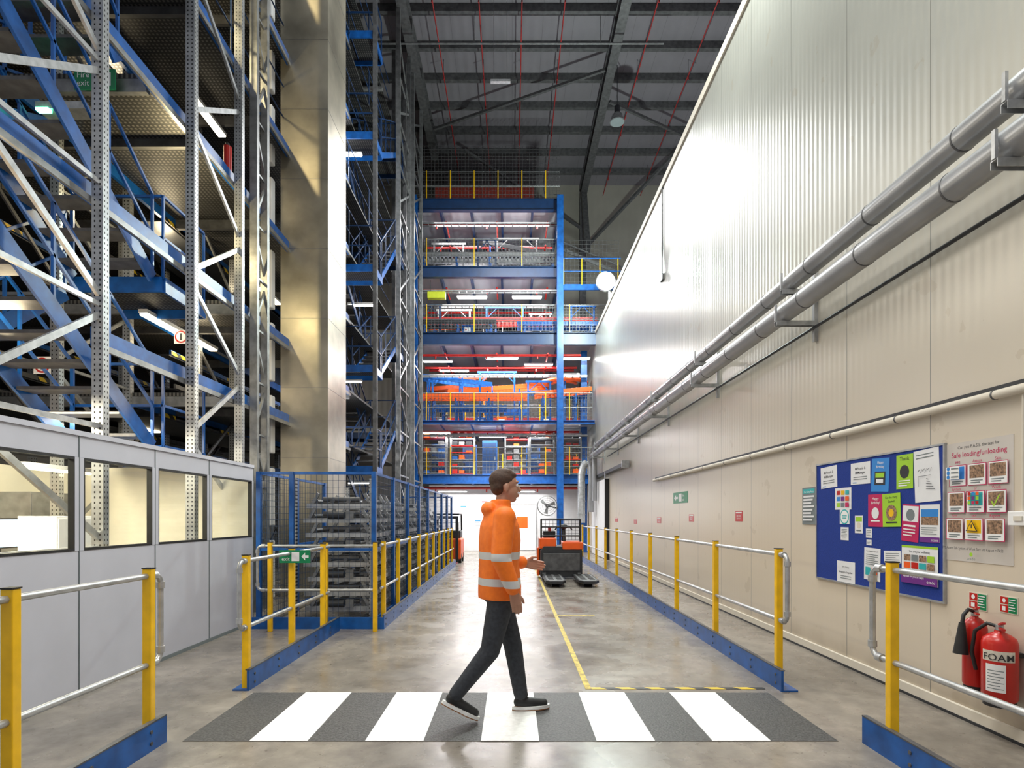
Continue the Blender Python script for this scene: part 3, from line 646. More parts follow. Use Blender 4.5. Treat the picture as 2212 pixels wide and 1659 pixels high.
conveyor(-3.8,1.7,22.8,11.8,f,GALVM,lab='grey roller conveyor on upper mezzanine'); conveyor(-1.2,1.8,23.8,12.8,f,DARK,sl=-.6,lab='dark inclined roller conveyor on upper mezzanine'); conveyor(-3.6,.5,25,12.2,f,GALVM,sl=.3,lab='grey roller conveyor on upper mezzanine'); conveyor(-3.8,1.7,26.2,12.6,f,RED,lab='red sided roller conveyor on upper mezzanine')
def drive(x,y,z,mt):
    e=empty('drive_unit',(x,y,z),'boxed conveyor drive unit with motor','machine','mezzanine drive units')
    sub('housing',e,lambda m:m.box((x-.22,y-.15,z),(x+.22,y+.15,z+.42),mt),bevel=.02)
    sub('motor',e,lambda m:(m.cyl((x+.0,y,z+.42),(x+.0,y,z+.62),.09,DARK,10),m.cyl((x,y,z+.62),(x,y,z+.66),.1,GALVM,10)))
    sub('control_panel',e,lambda m:(m.box((x-.12,y-.16,z+.15),(x+.12,y-.151,z+.32),SIGNW),m.box((x-.08,y-.166,z+.2),(x-.03,y-.161,z+.25),RED)))
for z,xr in ((5.15,3.0),(8.55,1.6),(11.1,1.6)):
    for k in range(8):
        drive(random.uniform(-3.6,xr),random.uniform(22.4,26.5),z,random.choice([BLUE,ORANGE,GALVM,GALVM,RED,BLUE]))
def gantry(x,y,z,w,h,mt):
    e=empty('support_gantry',(x,y,z),'painted steel support gantry over conveyor','frame','mezzanine gantries')
    for s in (-1,1): sub('leg',e,lambda m:m.box((x+s*w/2-.035,y-.035,z),(x+s*w/2+.035,y+.035,z+h),mt))
    sub('crossbar',e,lambda m:(m.box((x-w/2-.1,y-.03,z+h),(x+w/2+.1,y+.03,z+h+.08),mt),m.bar((x-w/2,y,z+h-.4),(x-w/2+.4,y,z+h),.03,.03,mt),m.bar((x+w/2,y,z+h-.4),(x+w/2-.4,y,z+h),.03,.03,mt)))
for (x,y,z,w,h,mt) in ((-2.6,22.9,5.15,1.2,1.9,BLUE),(-.6,23.1,5.15,1.4,2.1,BLUE),(1.1,23,5.15,.9,1.7,BLUE),(2.5,23.4,5.15,.8,2.1,GALVM),(-1.7,24.6,5.15,1.0,2.2,ORANGE),(-2.4,23.6,8.55,1.3,1.4,GALVM),(-.3,23.6,8.55,1.5,1.5,BLUE),(1.2,23.8,8.55,.8,1.3,GALVM),(-2.6,23.4,11.1,1.2,1.5,GALVM),(.2,23.2,11.1,1.6,1.6,GALVM),(2.8,22.6,8.55,.9,1.2,BLUE),(-1.0,22.6,11.1,.7,1.3,DBLUE),(-3.2,22.5,8.55,.7,1.2,DBLUE)): gantry(x,y,z,w,h,mt)
for (z,y,x1) in ((7.0,22.7,3.0),(4.6,22.5,3.0),(10.3,22.5,1.8),(12.9,22.4,1.8),(10.2,23.8,1.8),(7.35,24.0,3.0)):
    m=MB(); m.box((-3.9,y-.12,z),(x1,y-.1,z+.06),GALVM); m.box((-3.9,y+.1,z),(x1,y+.12,z+.06),GALVM)
    for k in range(int((x1+3.9)/.3)): m.box((-3.9+k*.3,y-.1,z),(-3.87+k*.3,y+.1,z+.02),GALVM)
    m.cyl((-3.9,y-.03,z+.04),(x1,y-.03,z+.04),.02,BLACK,6); m.obj('cable_tray',label='ladder cable tray under mezzanine deck',cat='cable tray',group='mezzanine cable trays')
for (z,y,x1,pm_) in ((5.15,24.5,3.0,YEL),(8.55,23.9,1.8,GALVM),(11.1,24.2,1.8,GALVM),(3.05,24.6,3.0,YEL)):
    e=empty('handrail',(-.5,y,z),'inner handrail with slim posts on mezzanine','handrail','inner mezzanine handrails')
    m=MB(); x=-3.6
    while x<x1: m.box((x-.02,y-.02,z),(x+.02,y+.02,z+1.1),pm_); x+=.8
    m.obj('post',e)
    sub('rail',e,lambda m:(m.cyl((-3.8,y,z+1.08),(x1,y,z+1.08),.02,GALVM,6),m.cyl((-3.8,y,z+.55),(x1,y,z+.55),.02,GALVM,6)))
e=empty('curved_conveyor',(2.1,23,5.15),'orange curved conveyor bend on blue legs','conveyor')
def arcp(r,a,z): return (2.15+r*math.cos(a),23.6-r*math.sin(a)*.8,z)
for r in (.5,.95):
    m=MB(); m.tube([arcp(r,a*math.pi/12,6.95) for a in range(0,13)],.08,ORANGE,6); m.obj('side_rail',e)
m=MB()
for a in range(0,25): m.cyl(arcp(.5,a*math.pi/24,6.99),arcp(.95,a*math.pi/24,6.99),.03,GALV,6)
m.obj('rollers',e)
for a in (0,.5,1): sub('leg',e,lambda m:m.cyl(arcp(.72,a*math.pi,5.15),arcp(.72,a*math.pi,6.9),.04,BLUE,8))
m=MB(); m.box((1.98,22.0,10.2),(4.2,22.06,10.42),BLUE); 
for zz in (.5,1): m.cyl((1.98,22,10.42+zz),(4.2,22,10.42+zz),.02,BLUE,6)
for k in range(4): m.cyl((2.0+k*.7,22,10.4),(2.0+k*.7,22,11.42),.02,YEL,6)
m.bar((1.98,22.5,12.0),(4.6,22.5,10.9),.06,.12,GALVD); m.bar((1.98,22.5,12.3),(4.6,22.5,11.2),.04,.04,GALVD)
m.grid((2.0,22.4,10.5),(2.2,0,0),(0,0,1.8),14,11,.01,GALVD)
m.obj('walkway',label='blue walkway spur beside mezzanine column',cat='platform')
for (z,y) in ((13.0,22.6),(12.75,24),(10.5,22.8),(7.75,22.3),(7.6,23.6),(7.8,24.8),(4.85,23),(2.55,22.4),(10.2,24.5)):
    m=MB(); m.cyl((-3.6,y,z),(1.7 if z>9 else 2.7,y,z),.05,RED,8)
    for x in (-3,-1,1): m.cyl((x,y,z),(x,y,z-.15),.03,RED,6); m.cyl((x+.4,y-.2,z+.02),(x+.4,y+1,z+.02),.035,RED,6)
    m.obj('sprinkler_pipe',label='red sprinkler main under mezzanine deck',cat='pipe',group='mezzanine sprinkler pipes')
for (x,y,z,L) in ((-1.6,22.8,10.2,1.2),(.6,22.8,10.2,1.2),(-3.0,23,7.7,1.2),(-.4,22.4,7.65,1.3),(1.1,23.5,7.7,1.2),(2.5,22.6,7.7,1.2),(-2.5,24.5,7.7,1.3),(-1.9,24.3,12.9,1.2),(.3,24.3,12.9,1.2),(-3,22.6,4.75,1.1),(-.8,23.6,4.75,1.2),(1.2,23.3,4.75,1.2),(-2.4,23.0,2.45,1.2),(.3,23,2.45,1.3),(2.5,23.3,4.75,1.0),(.2,25.5,7.7,1.2),(-1.5,26,10.2,1.2)):
    lampstrip((x,y,z),'X',L,False,'lit white strip light under mezzanine','mezzanine strip lights',.16)
for (x,y,z) in ((-4.3,16.3,2.4),(-4.3,14.8,4.95),(-4.3,16.3,7.5),(-4.3,14.8,10.85)): lampstrip((x,y,z),'X',.8,False,'lit white strip light in stair tower','stair tower strip lights')
e=empty('equipment_box',(-2.9,22.3,9.95),'yellow-green equipment box hung under deck','box')
sub('body',e,lambda m:m.box((-3.3,22.15,9.95),(-2.6,22.4,10.2),mat('yellow_green_paint',(.5,.55,.02),.5)),bevel=.01); sub('hanger',e,lambda m:(m.cyl((-3.2,22.3,10.2),(-3.2,22.3,10.7),.012,DARK,6),m.cyl((-2.7,22.3,10.2),(-2.7,22.3,10.7),.012,DARK,6)))
def shelving(x,y,z,w):
    e=empty('shelving_unit',(x,y,z),'grey shelving with red and orange totes','shelving','mezzanine shelving')
    for xx in (x-w/2,x+w/2): sub('upright',e,lambda m:(m.box((xx-.025,y-.25,z),(xx+.025,y-.2,z+1.75),GALVM),m.box((xx-.025,y+.2,z),(xx+.025,y+.25,z+1.75),GALVM)))
    for k in range(6): 
        zz=z+.1+k*.28; sub('shelf',e,lambda m:(m.box((x-w/2+.03,y-.25,zz),(x+w/2-.03,y+.25,zz+.03),random.choice([GALV,RED,GALVM])),))
        for q in range(3):
            if random.random()<.3: continue
            m=MB(); xx=x-w/2+.06+q*(w-.1)/3; m.box((xx,y-.22,zz+.031),(xx+(w-.3)/3,y+.18,zz+random.uniform(.1,.2)),random.choice([ORANGE,RED,GALVD,GALVM,DARK,DARK,BLUE]))
            m.obj('tote',label='small storage tote on mezzanine shelf',cat='tote',group='totes on mezzanine shelving')
for k,x in enumerate((-3.1,-2.0,.2,1.2,2.3)): shelving(x,22.9+.2*(k%3),3.05,.95)
for x,y in ((-.9,23.0),(-1.8,24.3),(.9,24.2),(-3.1,24.0)):
    e=empty('control_cabinet',(x,y,3.05),'blue electrical control cabinet on mezzanine','cabinet','blue control cabinets')
    sub('body',e,lambda m:m.box((x-.3,y,3.05),(x+.3,y+.3,4.5),BLUE),bevel=.01); sub('door',e,lambda m:m.box((x-.26,y-.015,3.2),(x+.26,y-.001,4.4),DBLUE)); sub('handle',e,lambda m:m.box((x+.2,y-.03,3.7),(x+.22,y-.016,3.85),GALV))
# ------------------------------------------------------------------ far ground level
e=empty('door_1',(.42,23.97,0),'white door with orange window panel','door',kind='structure')
sub('door_frame',e,lambda m:(m.box((-.2,23.94,0),(-.15,24,1.95),GALV),m.box((.99,23.94,0),(1.04,24,1.95),GALV),m.box((-.2,23.94,1.95),(1.04,24,2.0),GALV)))
sub('door_leaf',e,lambda m:(m.box((-.15,23.96,.02),(.99,23.99,1.95),SIGNW),))
sub('window_panel',e,lambda m:m.box((.2,23.95,.95),(.66,23.959,1.42),ORANGE)); sub('handle',e,lambda m:m.box((-.06,23.93,.95),(.04,23.959,1.0),DARK))
for (x,z,mt) in ((-2.2,1.9,CYAN),(-1.8,1.9,PAPER),(-1.3,2.1,RED),(-2.4,1.3,PAPER),(1.5,1.6,PAPER),(-1.6,1.3,CYAN)):
    sheet('wall_notice',(x,23.99,z),U,W,.3,.22,[('r',.1,.12,.8,.2,mt),('r',.1,.45,.8,.06,GREYI),('r',.1,.6,.6,.06,GREYI)],'small printed notice on partition wall','sign','partition wall notices')
e=empty('storage_cabinet',(-2.8,23.7,0),'grey cabinet with coloured drawers at wall','cabinet')
sub('body',e,lambda m:m.box((-3.4,23.6,0),(-2.2,23.9,1.2),GALV))
for k in range(3): sub('drawer',e,lambda m:m.box((-3.36,23.58,.1+k*.37),(-2.24,23.599,.42+k*.37),[BLUE,ORANGE,WHITE][k]))
e=empty('waste_bin',(-.7,23.1,0),'blue plastic waste bin with dark lid','bin'); sub('body',e,lambda m:m.prism([(-.88,22.9,0),(-.52,22.9,0),(-.48,22.9,.85),(-.92,22.9,.85)],(0,.4,0),BLUE)); sub('lid',e,lambda m:m.box((-.94,22.88,.85),(-.46,23.32,.92),DBLUE))
e=empty('wall_fan',(1.35,21.6,1.84),'large caged industrial fan mounted on blue column','fan')
c=V((1.33,21.4,1.84))
m=MB()
for r in (.36,.28,.2,.12): m.tube([c+V((r*math.cos(a*math.pi/12),-.08+(.36-r)*-.1,r*math.sin(a*math.pi/12))) for a in range(24)],.006,GALVM,5,closed=True)
m.tube([c+V((.37*math.cos(a*math.pi/12),.08,.37*math.sin(a*math.pi/12))) for a in range(24)],.015,GALVM,6,closed=True)
for a in range(16): m.bar(c+V((0,-.12,0)),c+V((.36*math.cos(a*math.pi/8),-.08,.36*math.sin(a*math.pi/8))),.005,.005,GALVM)
m.obj('guard',e)
for a in range(3):
    A=a*2*math.pi/3+.4; d=V((math.cos(A),0,math.sin(A))); t=V((-math.sin(A),0,math.cos(A)))
    sub('blade',e,lambda m:m.prism([c+d*.05-t*.03,c+d*.3-t*.09+V((0,.03,0)),c+d*.31+t*.05-V((0,.03,0)),c+d*.05+t*.04],(0,.006,0),GALVM))
sub('motor',e,lambda m:(m.cyl(c+V((0,-.04,0)),c+V((0,.16,0)),.07,DARK,14),))
sub('arm',e,lambda m:m.bar(c+V((0,.12,0)),(1.72,21.65,1.75),.04,.05,DARK))
# ------------------------------------------------------------------ pallet truck
tx=1.13
e=empty('pallet_truck',(tx,13.2,0),'orange and dark grey powered pallet truck with twin forks','pallet truck')
sub('chassis',e,lambda m:(m.prism([(tx-.48,13.0,.06),(tx+.48,13.0,.06),(tx+.48,13.0,.66),(tx+.4,13.0,.76),(tx-.4,13.0,.76),(tx-.48,13.0,.66)],(0,.75,0),DARK),m.box((tx-.42,12.97,.2),(tx+.42,12.995,.6),GALVD)),bevel=.02)
sub('cover',e,lambda m:(m.box((tx-.5,13.02,.7),(tx-.12,13.74,.95),ORANGE),m.box((tx+.02,12.98,.68),(tx+.5,13.74,.86),ORANGE),m.box((tx-.54,13.3,.05),(tx-.485,13.7,.72),ORANGE)),bevel=.03)
m=MB()
for x in (tx-.46,tx-.02,tx+.44): m.cyl((x,13.1,.8),(x,13.1,1.38),.02,BLACK,8)
for z in (1.0,1.2,1.38): m.cyl((tx-.46,13.1,z),(tx+.44,13.1,z),.016,BLACK,8)
m.grid((tx-.44,13.12,.9),(.86,0,0),(0,0,.45),10,6,.008,BLACK); m.obj('load_guard',e)
sub('steering_column',e,lambda m:(m.cyl((tx+.1,13.5,.75),(tx+.1,13.62,1.15),.05,DARK,10),m.tube([(tx-.1,13.6,1.12),(tx-.05,13.6,1.2),(tx+.25,13.6,1.2),(tx+.3,13.6,1.12)],.02,BLACK,8),m.sphere((tx+.1,13.55,1.2),(.1,.08,.06),BLACK)))
sub('control_box',e,lambda m:(m.box((tx-.4,13.2,.95),(tx-.12,13.6,1.1),BLACK),m.cyl((tx-.25,13.3,1.1),(tx-.25,13.3,1.18),.04,RED,10)))
for cx in (.9,1.58):
    m=MB(); y0,y1=11.5,12.96; w=.21
    m.prism([(cx-w,y1,.08),(cx-w,y0+.2,.08),(cx-w*.6,y0,.08),(cx+w*.6,y0,.08),(cx+w,y0+.2,.08),(cx+w,y1,.08)],(0,0,.05),DARK)
    m.prism([(cx-w+.03,y1-.1,.131),(cx-w+.03,y0+.22,.131),(cx-w*.5,y0+.06,.131),(cx+w*.5,y0+.06,.131),(cx+w-.03,y0+.22,.131),(cx+w-.03,y1-.1,.131)],(0,0,.004),GALVM)
    for k in range(5):
        yy=y0+.25+k*.23
        m.box((cx-w+.07,yy,.136),(cx-.03,yy+.16,.14),BLACK); m.box((cx+.03,yy,.136),(cx+w-.07,yy+.16,.14),BLACK)
    m.obj('fork',e)
    sub('load_wheel',e,lambda m:m.cyl((cx-.08,y0+.3,.041),(cx+.08,y0+.3,.041),.04,BLACK,12))
for x in (tx-.44,tx+.36): sub('wheel',e,lambda m:m.cyl((x,12.98,.09),(x+.08,12.98,.09),.09,BLACK,16))
fx=-.62
e=empty('forklift',(-1.35+fx,17.9,0),'orange and black reach truck parked past cage','forklift')
sub('body',e,lambda m:(m.box((-1.75+fx,17.5,.12),(-.95+fx,18.6,.75),ORANGE),m.box((-1.72+fx,17.9,.75),(-1.0+fx,18.6,1.0),DARK)),bevel=.04)
sub('mast',e,lambda m:(m.box((-1.7+fx,17.3,.05),(-1.62+fx,17.4,1.45),BLACK),m.box((-1.1+fx,17.3,.05),(-1.02+fx,17.4,1.45),BLACK),m.box((-1.62+fx,17.33,1.37),(-1.1+fx,17.38,1.45),BLACK),m.box((-1.62+fx,17.33,.9),(-1.1+fx,17.38,.97),BLACK)))
sub('overhead_guard',e,lambda m:(m.cyl((-1.7+fx,18.5,1.0),(-1.7+fx,18.4,1.5),.025,BLACK),m.cyl((-1.02+fx,18.5,1.0),(-1.02+fx,18.4,1.5),.025,BLACK),m.box((-1.72+fx,17.42,1.48),(-1.0+fx,18.45,1.53),BLACK)))
for x in (-1.62,-1.18): sub('fork',e,lambda m:m.box((x+fx,16.99,.06),(x+.1+fx,17.3,.1),GALVD))
for x in (-1.76,-1.05): sub('wheel',e,lambda m:(m.cyl((x+fx,17.7,.15),(x+.1+fx,17.7,.15),.15,BLACK,16),m.cyl((x+fx,18.4,.15),(x+.1+fx,18.4,.15),.15,BLACK,16)))
# ------------------------------------------------------------------ pipes on right wall
def pipe(x,z,r,y0,y1,lab,mt,bands=True,el=None):
    e=empty('wall_pipe',(x,(y0+y1)/2,z),lab,'pipe')
    m=MB(); pts=[(x,y0,z),(x,y1,z)]
    if el: pts=[(x,y0,z),(x,y1-.3,z),(x,y1-.12,z-.04),(x,y1,z-.16),(x,y1+.02,z-.35),(x,y1+.02,el)]
    m.tube(pts,r,mt,24); m.obj('pipe_run',e)
    if bands:
        m=MB(); y=y0+.6
        while y<y1-.4: m.cyl((x,y,z),(x,y+.012,z),r+.003,GALVD,24); y+=.95
        m.obj('band',e)
    return e
pipe(2.98,3.945,.088,.3,20.5,'upper silver clad pipe running along panel wall',PIPE,el=2.0)
pipe(2.92,3.622,.1,.3,21.0,'lower silver clad pipe running along panel wall',PIPE,el=1.6)
pipe(3.19,3.44,.016,.3,19,'thin dark conduit along panel wall',DARK,False)
pipe(3.19,2.25,.03,.3,12.8,'slim white pipe along panel wall',CREAM,True)
m=MB(); m.box((WX-.02,.3,2.29),(WX,12.8,2.315),DARK); m.obj('cable_strip',label='dark cable strip above slim wall pipe',cat='cable')
for y in (3.3,6.04,8.9,11.7,14.5,17.3,19.8):
    e=empty('pipe_bracket',(3.15,y,3.4),'galvanised channel bracket carrying two pipes','bracket','pipe support brackets')
    sub('channel',e,lambda m:(m.box((3.2,y-.02,3.3),(3.24,y+.02,4.2),GALV),))
    for z,x0 in ((3.52,2.8),(3.855,2.86)):
        sub('arm',e,lambda m:(m.box((x0,y-.02,z-.05),(3.2,y-.016,z),GALV),m.box((x0,y-.016,z-.006),(3.2,y+.026,z),GALV),m.box((x0,y+.026,z-.05),(3.2,y+.03,z),GALV)))
        sub('clamp',e,lambda m:(m.box((x0-.01,y-.012,z),(x0+.01,y+.012,z+.17),GALV),))
m=MB(); m.tube([(2.6,21.3,1.2),(2.6,21.3,3.0),(2.64,21.28,3.2),(2.7,21.25,3.35),(2.8,21.2,3.45)],.14,GALV,16)
for z in (1.5,2.0,2.5,3.0): m.cyl((2.6,21.3,z),(2.6,21.3,z+.03),.15,GALV,16)
m.obj('duct_elbow',label='silver spiral duct elbow turning down wall',cat='duct')
m=MB(); m.cyl((3.22,12.2,8.5),(3.22,12.2,6.6),.015,GALVD,6); m.box((3.2,12.1,6.5),(3.24,12.3,6.62),GALVD); m.obj('drop_conduit',label='short vertical conduit on panel wall',cat='conduit')
e=empty('door_2',(3.15,18.6,0),'white sliding cold store door with dark edge','door',kind='structure')
sub('door_leaf',e,lambda m:(m.box((3.12,19.05,.02),(3.22,22.3,2.7),WHITE),m.box((3.1,18.95,.02),(3.23,19.045,2.7),BLACK)))
sub('track',e,lambda m:(m.box((3.06,15.7,2.83),(3.2,22.5,2.93),DARK),m.box((3.02,15.6,2.78),(3.22,15.69,2.98),GALV),m.box((3.05,18.7,2.7),(3.1,18.8,2.9),GALV)))
# ------------------------------------------------------------------ wall signs
u,v=(0,-1,0),(0,0,1)
def rw(x,y): Y=3982/(x-1106); return Y,1.45-(y-1115)*Y/1229
def wsheet(name,x0,y0,x1,y1,items,label,cat,off=0,group=None,base=None,th=.002,rot=0):
    Ya,_=rw(x0,y0); Yb,_=rw(x1,y0); Ym=3982/((x0+x1)/2-1106); zt=1.45-(y0-1115)*Ym/1229; zb=1.45-(y1-1115)*Ym/1229
    return sheet(name,(WX-off,Ya,zt),u,v,Ya-Yb,zt-zb,items,label,cat,group,base,th,rot)
wsheet('exit_sign',1455,1063,1486,1087,[('p',[(.06,.5),(.2,.2),(.2,.4),(.34,.4),(.34,.6),(.2,.6),(.2,.8)],SIGNW),('r',.4,.15,.2,.7,SIGNW),('t','Fire',.66,.45,.36,SIGNW,'L',.3),('t','exit',.66,.82,.36,SIGNW,'L',.3)],'green fire exit sign with arrow on wall','sign',0,None,GREEN,.005)
for x,y,s in ((1597,1115,8),(1494,1119,5.5),(1424,1124,4.5),(1373,1127,3.5),(1332,1123,3)):
    wsheet('safety_sign',x-s,y-s*1.4,x+s*.9,y+s*1.4,[('r',.08,.1,.84,.12,SIGNW),('t','FIRE DOOR',.5,.55,.2,SIGNW,'C',.8),('t','KEEP SHUT',.5,.8,.2,SIGNW,'C',.8)],'small red safety notice on panel wall','sign',0,'red wall notices',RED,.004)
wsheet('wall_notice',1735,1053,1764,1133,[('r',.08,.04,.84,.12,TEAL),('t','Our Safety Policy',.5,.14,.07,SIGNW,'C',.8)]+[('r',.1,.22+.09*k,.8-.1*(k%3),.05,PAPER) for k in range(8)],'grey framed policy notice on wall','sign',0,None,GREYI,.01)
Y0,Y1,Z0,Z1=6.015,4.25,.81,1.98
e=empty('notice_board',(WX,(Y0+Y1)/2,Z0),'blue felt notice board in aluminium frame','notice board')
sub('felt_panel',e,lambda m:m.box((WX-.015,Y1,Z0),(WX,Y0,Z1),FELT))
sub('frame',e,lambda m:(m.box((WX-.022,Y1-.015,Z0-.015),(WX,Y0+.015,Z0),GALV),m.box((WX-.022,Y1-.015,Z1),(WX,Y0+.015,Z1+.015),GALV),m.box((WX-.022,Y1-.015,Z0),(WX,Y1,Z1),GALV),m.box((WX-.022,Y0,Z0),(WX,Y0+.015,Z1),GALV)))
B=.016; G='sheets pinned on notice board'
def lines(x,y,w,n,dy=.06,h=.02,mt=None): mt=mt or GREYI; return [('r',x,y+k*dy,w*(1-.25*(k%3==2)),h,mt) for k in range(n)]
mp=[('t','MiPeople &',.5,.33,.17,INK,'C',.85),('t','MiManager',.5,.52,.17,INK,'C',.85)]+lines(.15,.65,.7,2,.1,.03)+[('r',.12,.9,.2,.03,CYAN)]
wsheet('paper_sheet',1777,1008,1812,1054,mp,'white printed sheet about people and managers','paper',B,G,rot=.04)
wsheet('paper_sheet',1842,999,1884,1046,mp,'white printed sheet about people and managers','paper',B,G)
wsheet('poster',1887,990,1925,1062,[('t','Happy',.5,.16,.11,SIGNW,'C',.8),('t','Birthday',.5,.29,.11,SIGNW,'C',.8),('r',.2,.4,.6,.4,INK),('r',.25,.44,.5,.14,LIME),('r',.3,.62,.4,.12,PAPER)],'blue birthday poster pinned on board','poster',B,G,CYAN,rot=-.05)
wsheet('poster',1941,982,1977,1056,[('t','Thank',.5,.17,.16,INK,'C',.85),('d',.5,.5,.28,INK)]+lines(.15,.75,.7,3,.07,.03,SIGNW),'lime green thank you poster','poster',B,G,LIME)
it=lines(.1,.08,.7,2)
for k in range(6): it+=[('p',[(.15+.1*k,.4+.04*(k%2)),(.25+.1*k,.36),(.25+.1*k,.37),(.15+.1*k,.41+.04*(k%2))],INK),('p',[(.5,.5+.05*k),(.5+.07*k,.52+.05*k),(.5+.07*k,.53+.05*k),(.5,.51+.05*k)],INK)]
wsheet('paper_sheet',1980,970,2035,1084,it+[('r',.2,.5,.01,.2,INK),('r',.2,.5,.5,.008,INK)],'large white sheet with line diagram','paper',B,G,rot=.05)
wsheet('paper_sheet',1808,1054,1843,1101,[('r',.1+.28*i,.12+.28*j,.22,.2,[RED,CYAN,LIME,YEL,PURP,GREYI,TEAL,ORANGE,MAG][i*3+j]) for i in range(3) for j in range(3)],'white sheet with coloured picture grid','paper',B,G)
wsheet('badge_notice',1818,1101,1839,1132,[('d',.5,.5,.46,TEAL),('d',.5,.5,.38,SIGNW),('r',.25,.4,.5,.06,TEAL),('r',.3,.55,.4,.06,TEAL)],'round teal badge print','paper',B,G)
wsheet('poster',1880,1068,1912,1138,[('t','Happy',.5,.17,.12,SIGNW,'C',.8),('t','Birthday!',.5,.3,.12,SIGNW,'C',.85),('d',.5,.58,.25,PAPER),('r',.2,.8,.6,.04,SIGNW)],'crimson birthday poster pinned on board','poster',B+.001,G,MAG)
wsheet('poster',1912,1066,1951,1138,[('t','Get the Party',.5,.15,.1,INK,'C',.9),('t','Started',.5,.27,.1,INK,'C',.85),('d',.5,.58,.3,PHOTOM),('d',.5,.58,.15,YEL),('r',.2,.85,.6,.04,INK)],'lime party poster with food photo','poster',B+.004,G,LIME,rot=.03)
wsheet('poster',1953,1090,1990,1170,[('r',.05,.04,.9,.42,PAPER),('d',.5,.28,.25,GREYI),('r',.12,.55,.7,.05,SIGNW)]+lines(.12,.66,.7,3,.08,.03,SIGNW),'magenta poster with portrait photo','poster',B,G,MAG,rot=-.06)
wsheet('poster',1992,1090,2035,1172,[('r',.06,.12,.88,.42,PHOTOM),('r',.06,.12,.88,.2,CYAN),('r',0,.86,1,.14,PURP),('t','ocado',.94,.97,.1,SIGNW,'R',.4)]+lines(.08,.6,.8,4,.055,.02),'white poster with van photo and purple footer','poster',B,G)
wsheet('paper_sheet',1851,1114,1868,1152,[('r',.1,.08,.8,.25,LIME),('d',.5,.55,.25,CREAM),('r',.2,.8,.6,.08,GREYI)],'small card with portrait','paper',B,G)
wsheet('paper_sheet',1820,1139,1837,1167,lines(.12,.15,.7,6,.12,.04),'small white printed list','paper',B,G)
wsheet('paper_sheet',1875,1142,1888,1162,lines(.12,.2,.7,4,.17,.06),'small white printed note','paper',B,G)
wsheet('paper_sheet',1876,1166,1887,1178,lines(.12,.25,.7,3,.2,.06),'tiny white printed note','paper',B,G)
wsheet('paper_sheet',1812,1213,1851,1259,[('t','W | Ubuntu',.5,.3,.11,INK,'C',.7),('t','Bringing it all together',.5,.55,.12,INK,'C',.9)]+lines(.2,.68,.6,2,.1,.03),'white sheet about coming together','paper',B,G)
wsheet('paper_sheet',1871,1184,1906,1254,[('t','Your Support Network',.5,.12,.06,INK,'C',.85)]+lines(.12,.2,.75,6,.06,.02)+[('r',.12,.6,.3,.25,TEAL),('r',.5,.6,.35,.25,ORANGE)],'white support information sheet','paper',B,G,rot=-.02)
wsheet('paper_sheet',1914,1190,1951,1216,lines(.1,.2,.8,4,.17,.05),'white landscape printed sheet','paper',B,G,rot=.05)
wsheet('poster',1954,1180,2033,1263,[('r',0,0,1,.06,LIME),('t','You are your wellbeing',.5,.18,.08,INK,'C',.8)]+[('r',.07+.22*i,.24+.2*j,.19,.16,[PHOTOM,ORANGE,GREYI,RED,PHOTOM,TEAL,LIME,PHOTOM][i*2+j]) for i in range(4) for j in range(2)]+[('r',0,.68,1,.32,PURP),('t','Stay safe. Be you. Be happy.',.06,.84,.09,SIGNW,'L',.6),('t','ocado',.95,.94,.12,SIGNW,'R',.3)],'large colourful wellbeing poster with purple footer','poster',B+.005,G)
it=[('t','Can you P.A.S.S. the test for',.5,.055,.036,INK,'C',.7),('t','Safe loading/unloading',.5,.125,.062,MAG,'C',.94)]
ti=[['PPE','Assess','Safe'],['System','of','Work'],['Sort','and','Report']]
cm=[[CYAN,PHOTOM,PHOTOM],[PHOTOM,TEAL,PHOTOM],[PHOTOM,YEL,PHOTOM]]
for r in range(3):
    for c_ in range(3):
        x=.05+.31*c_; y=.19+.225*r
        it+=[('t',ti[r][c_],x+.14,y-.01,.034,MAG,'C',.25),('r',x,y,.28,.18,MAG),('r',x+.01,y+.006,.26,.168,SIGNW),('r',x+.03,y+.015,.22,.105,cm[r][c_]),('r',x+.05,y+.135,.18,.008,GREYI),('r',x+.05,y+.152,.14,.008,GREYI)]
for k in range(3):
    for j in range(3): it.append(('r',.42+.065*k,.425+.037*j,.045,.028,[RED,CYAN,ORANGE,PURP,LIME,MAG][(k+j*2)%6]))
it+=[('r',.08,.205,.22,.105,SIGNW)]+[('d',.12,.22+.035*k,.025,CYAN) for k in range(3)]+[('r',.17,.215+.035*k,.12,.01,GREYI) for k in range(3)]
it+=[('p',[(.5,.655),(.41,.745),(.59,.745)],INK),('p',[(.5,.667),(.43,.74),(.57,.74)],YEL),('r',.493,.69,.014,.03,INK),('p',[(.8,.5),(.83,.53),(.9,.45),(.91,.46),(.83,.55),(.79,.51)],LIME)]
it+=[('t','PPE Assess Safe System of Work Sort and Report = PASS',.5,.9,.032,INK,'C',.92),('d',.5,.935,.025,LIME),('t','ocado',.5,.98,.035,GREYI,'C',.2)]
wsheet('poster',2046,949,2191,1216,it,'large cream safe loading poster with picture grid','poster',0,None,mat('pale_poster_stock',(.56,.52,.48),.5,0,.04,5),.004)
fi=[('r',.04,.05,.44,.42,RED),('r',.5,.05,.46,.9,GREEN),('r',.04,.52,.44,.42,RED),('d',.26,.26,.1,SIGNW),('r',.15,.6,.2,.25,SIGNW)]+lines(.55,.15,.35,5,.15,.05,SIGNW)
wsheet('fire_notice',2094,1281,2134,1318,fi,'small fire point notice above extinguishers','sign',0,'fire point notices',CREAM,.004)
wsheet('fire_notice',2161,1289,2200,1326,fi,'small fire point notice above extinguishers','sign',0,'fire point notices',CREAM,.004)
e=empty('switch_box',(3.2,3.6,1.39),'white surface switch box on wall','switch')
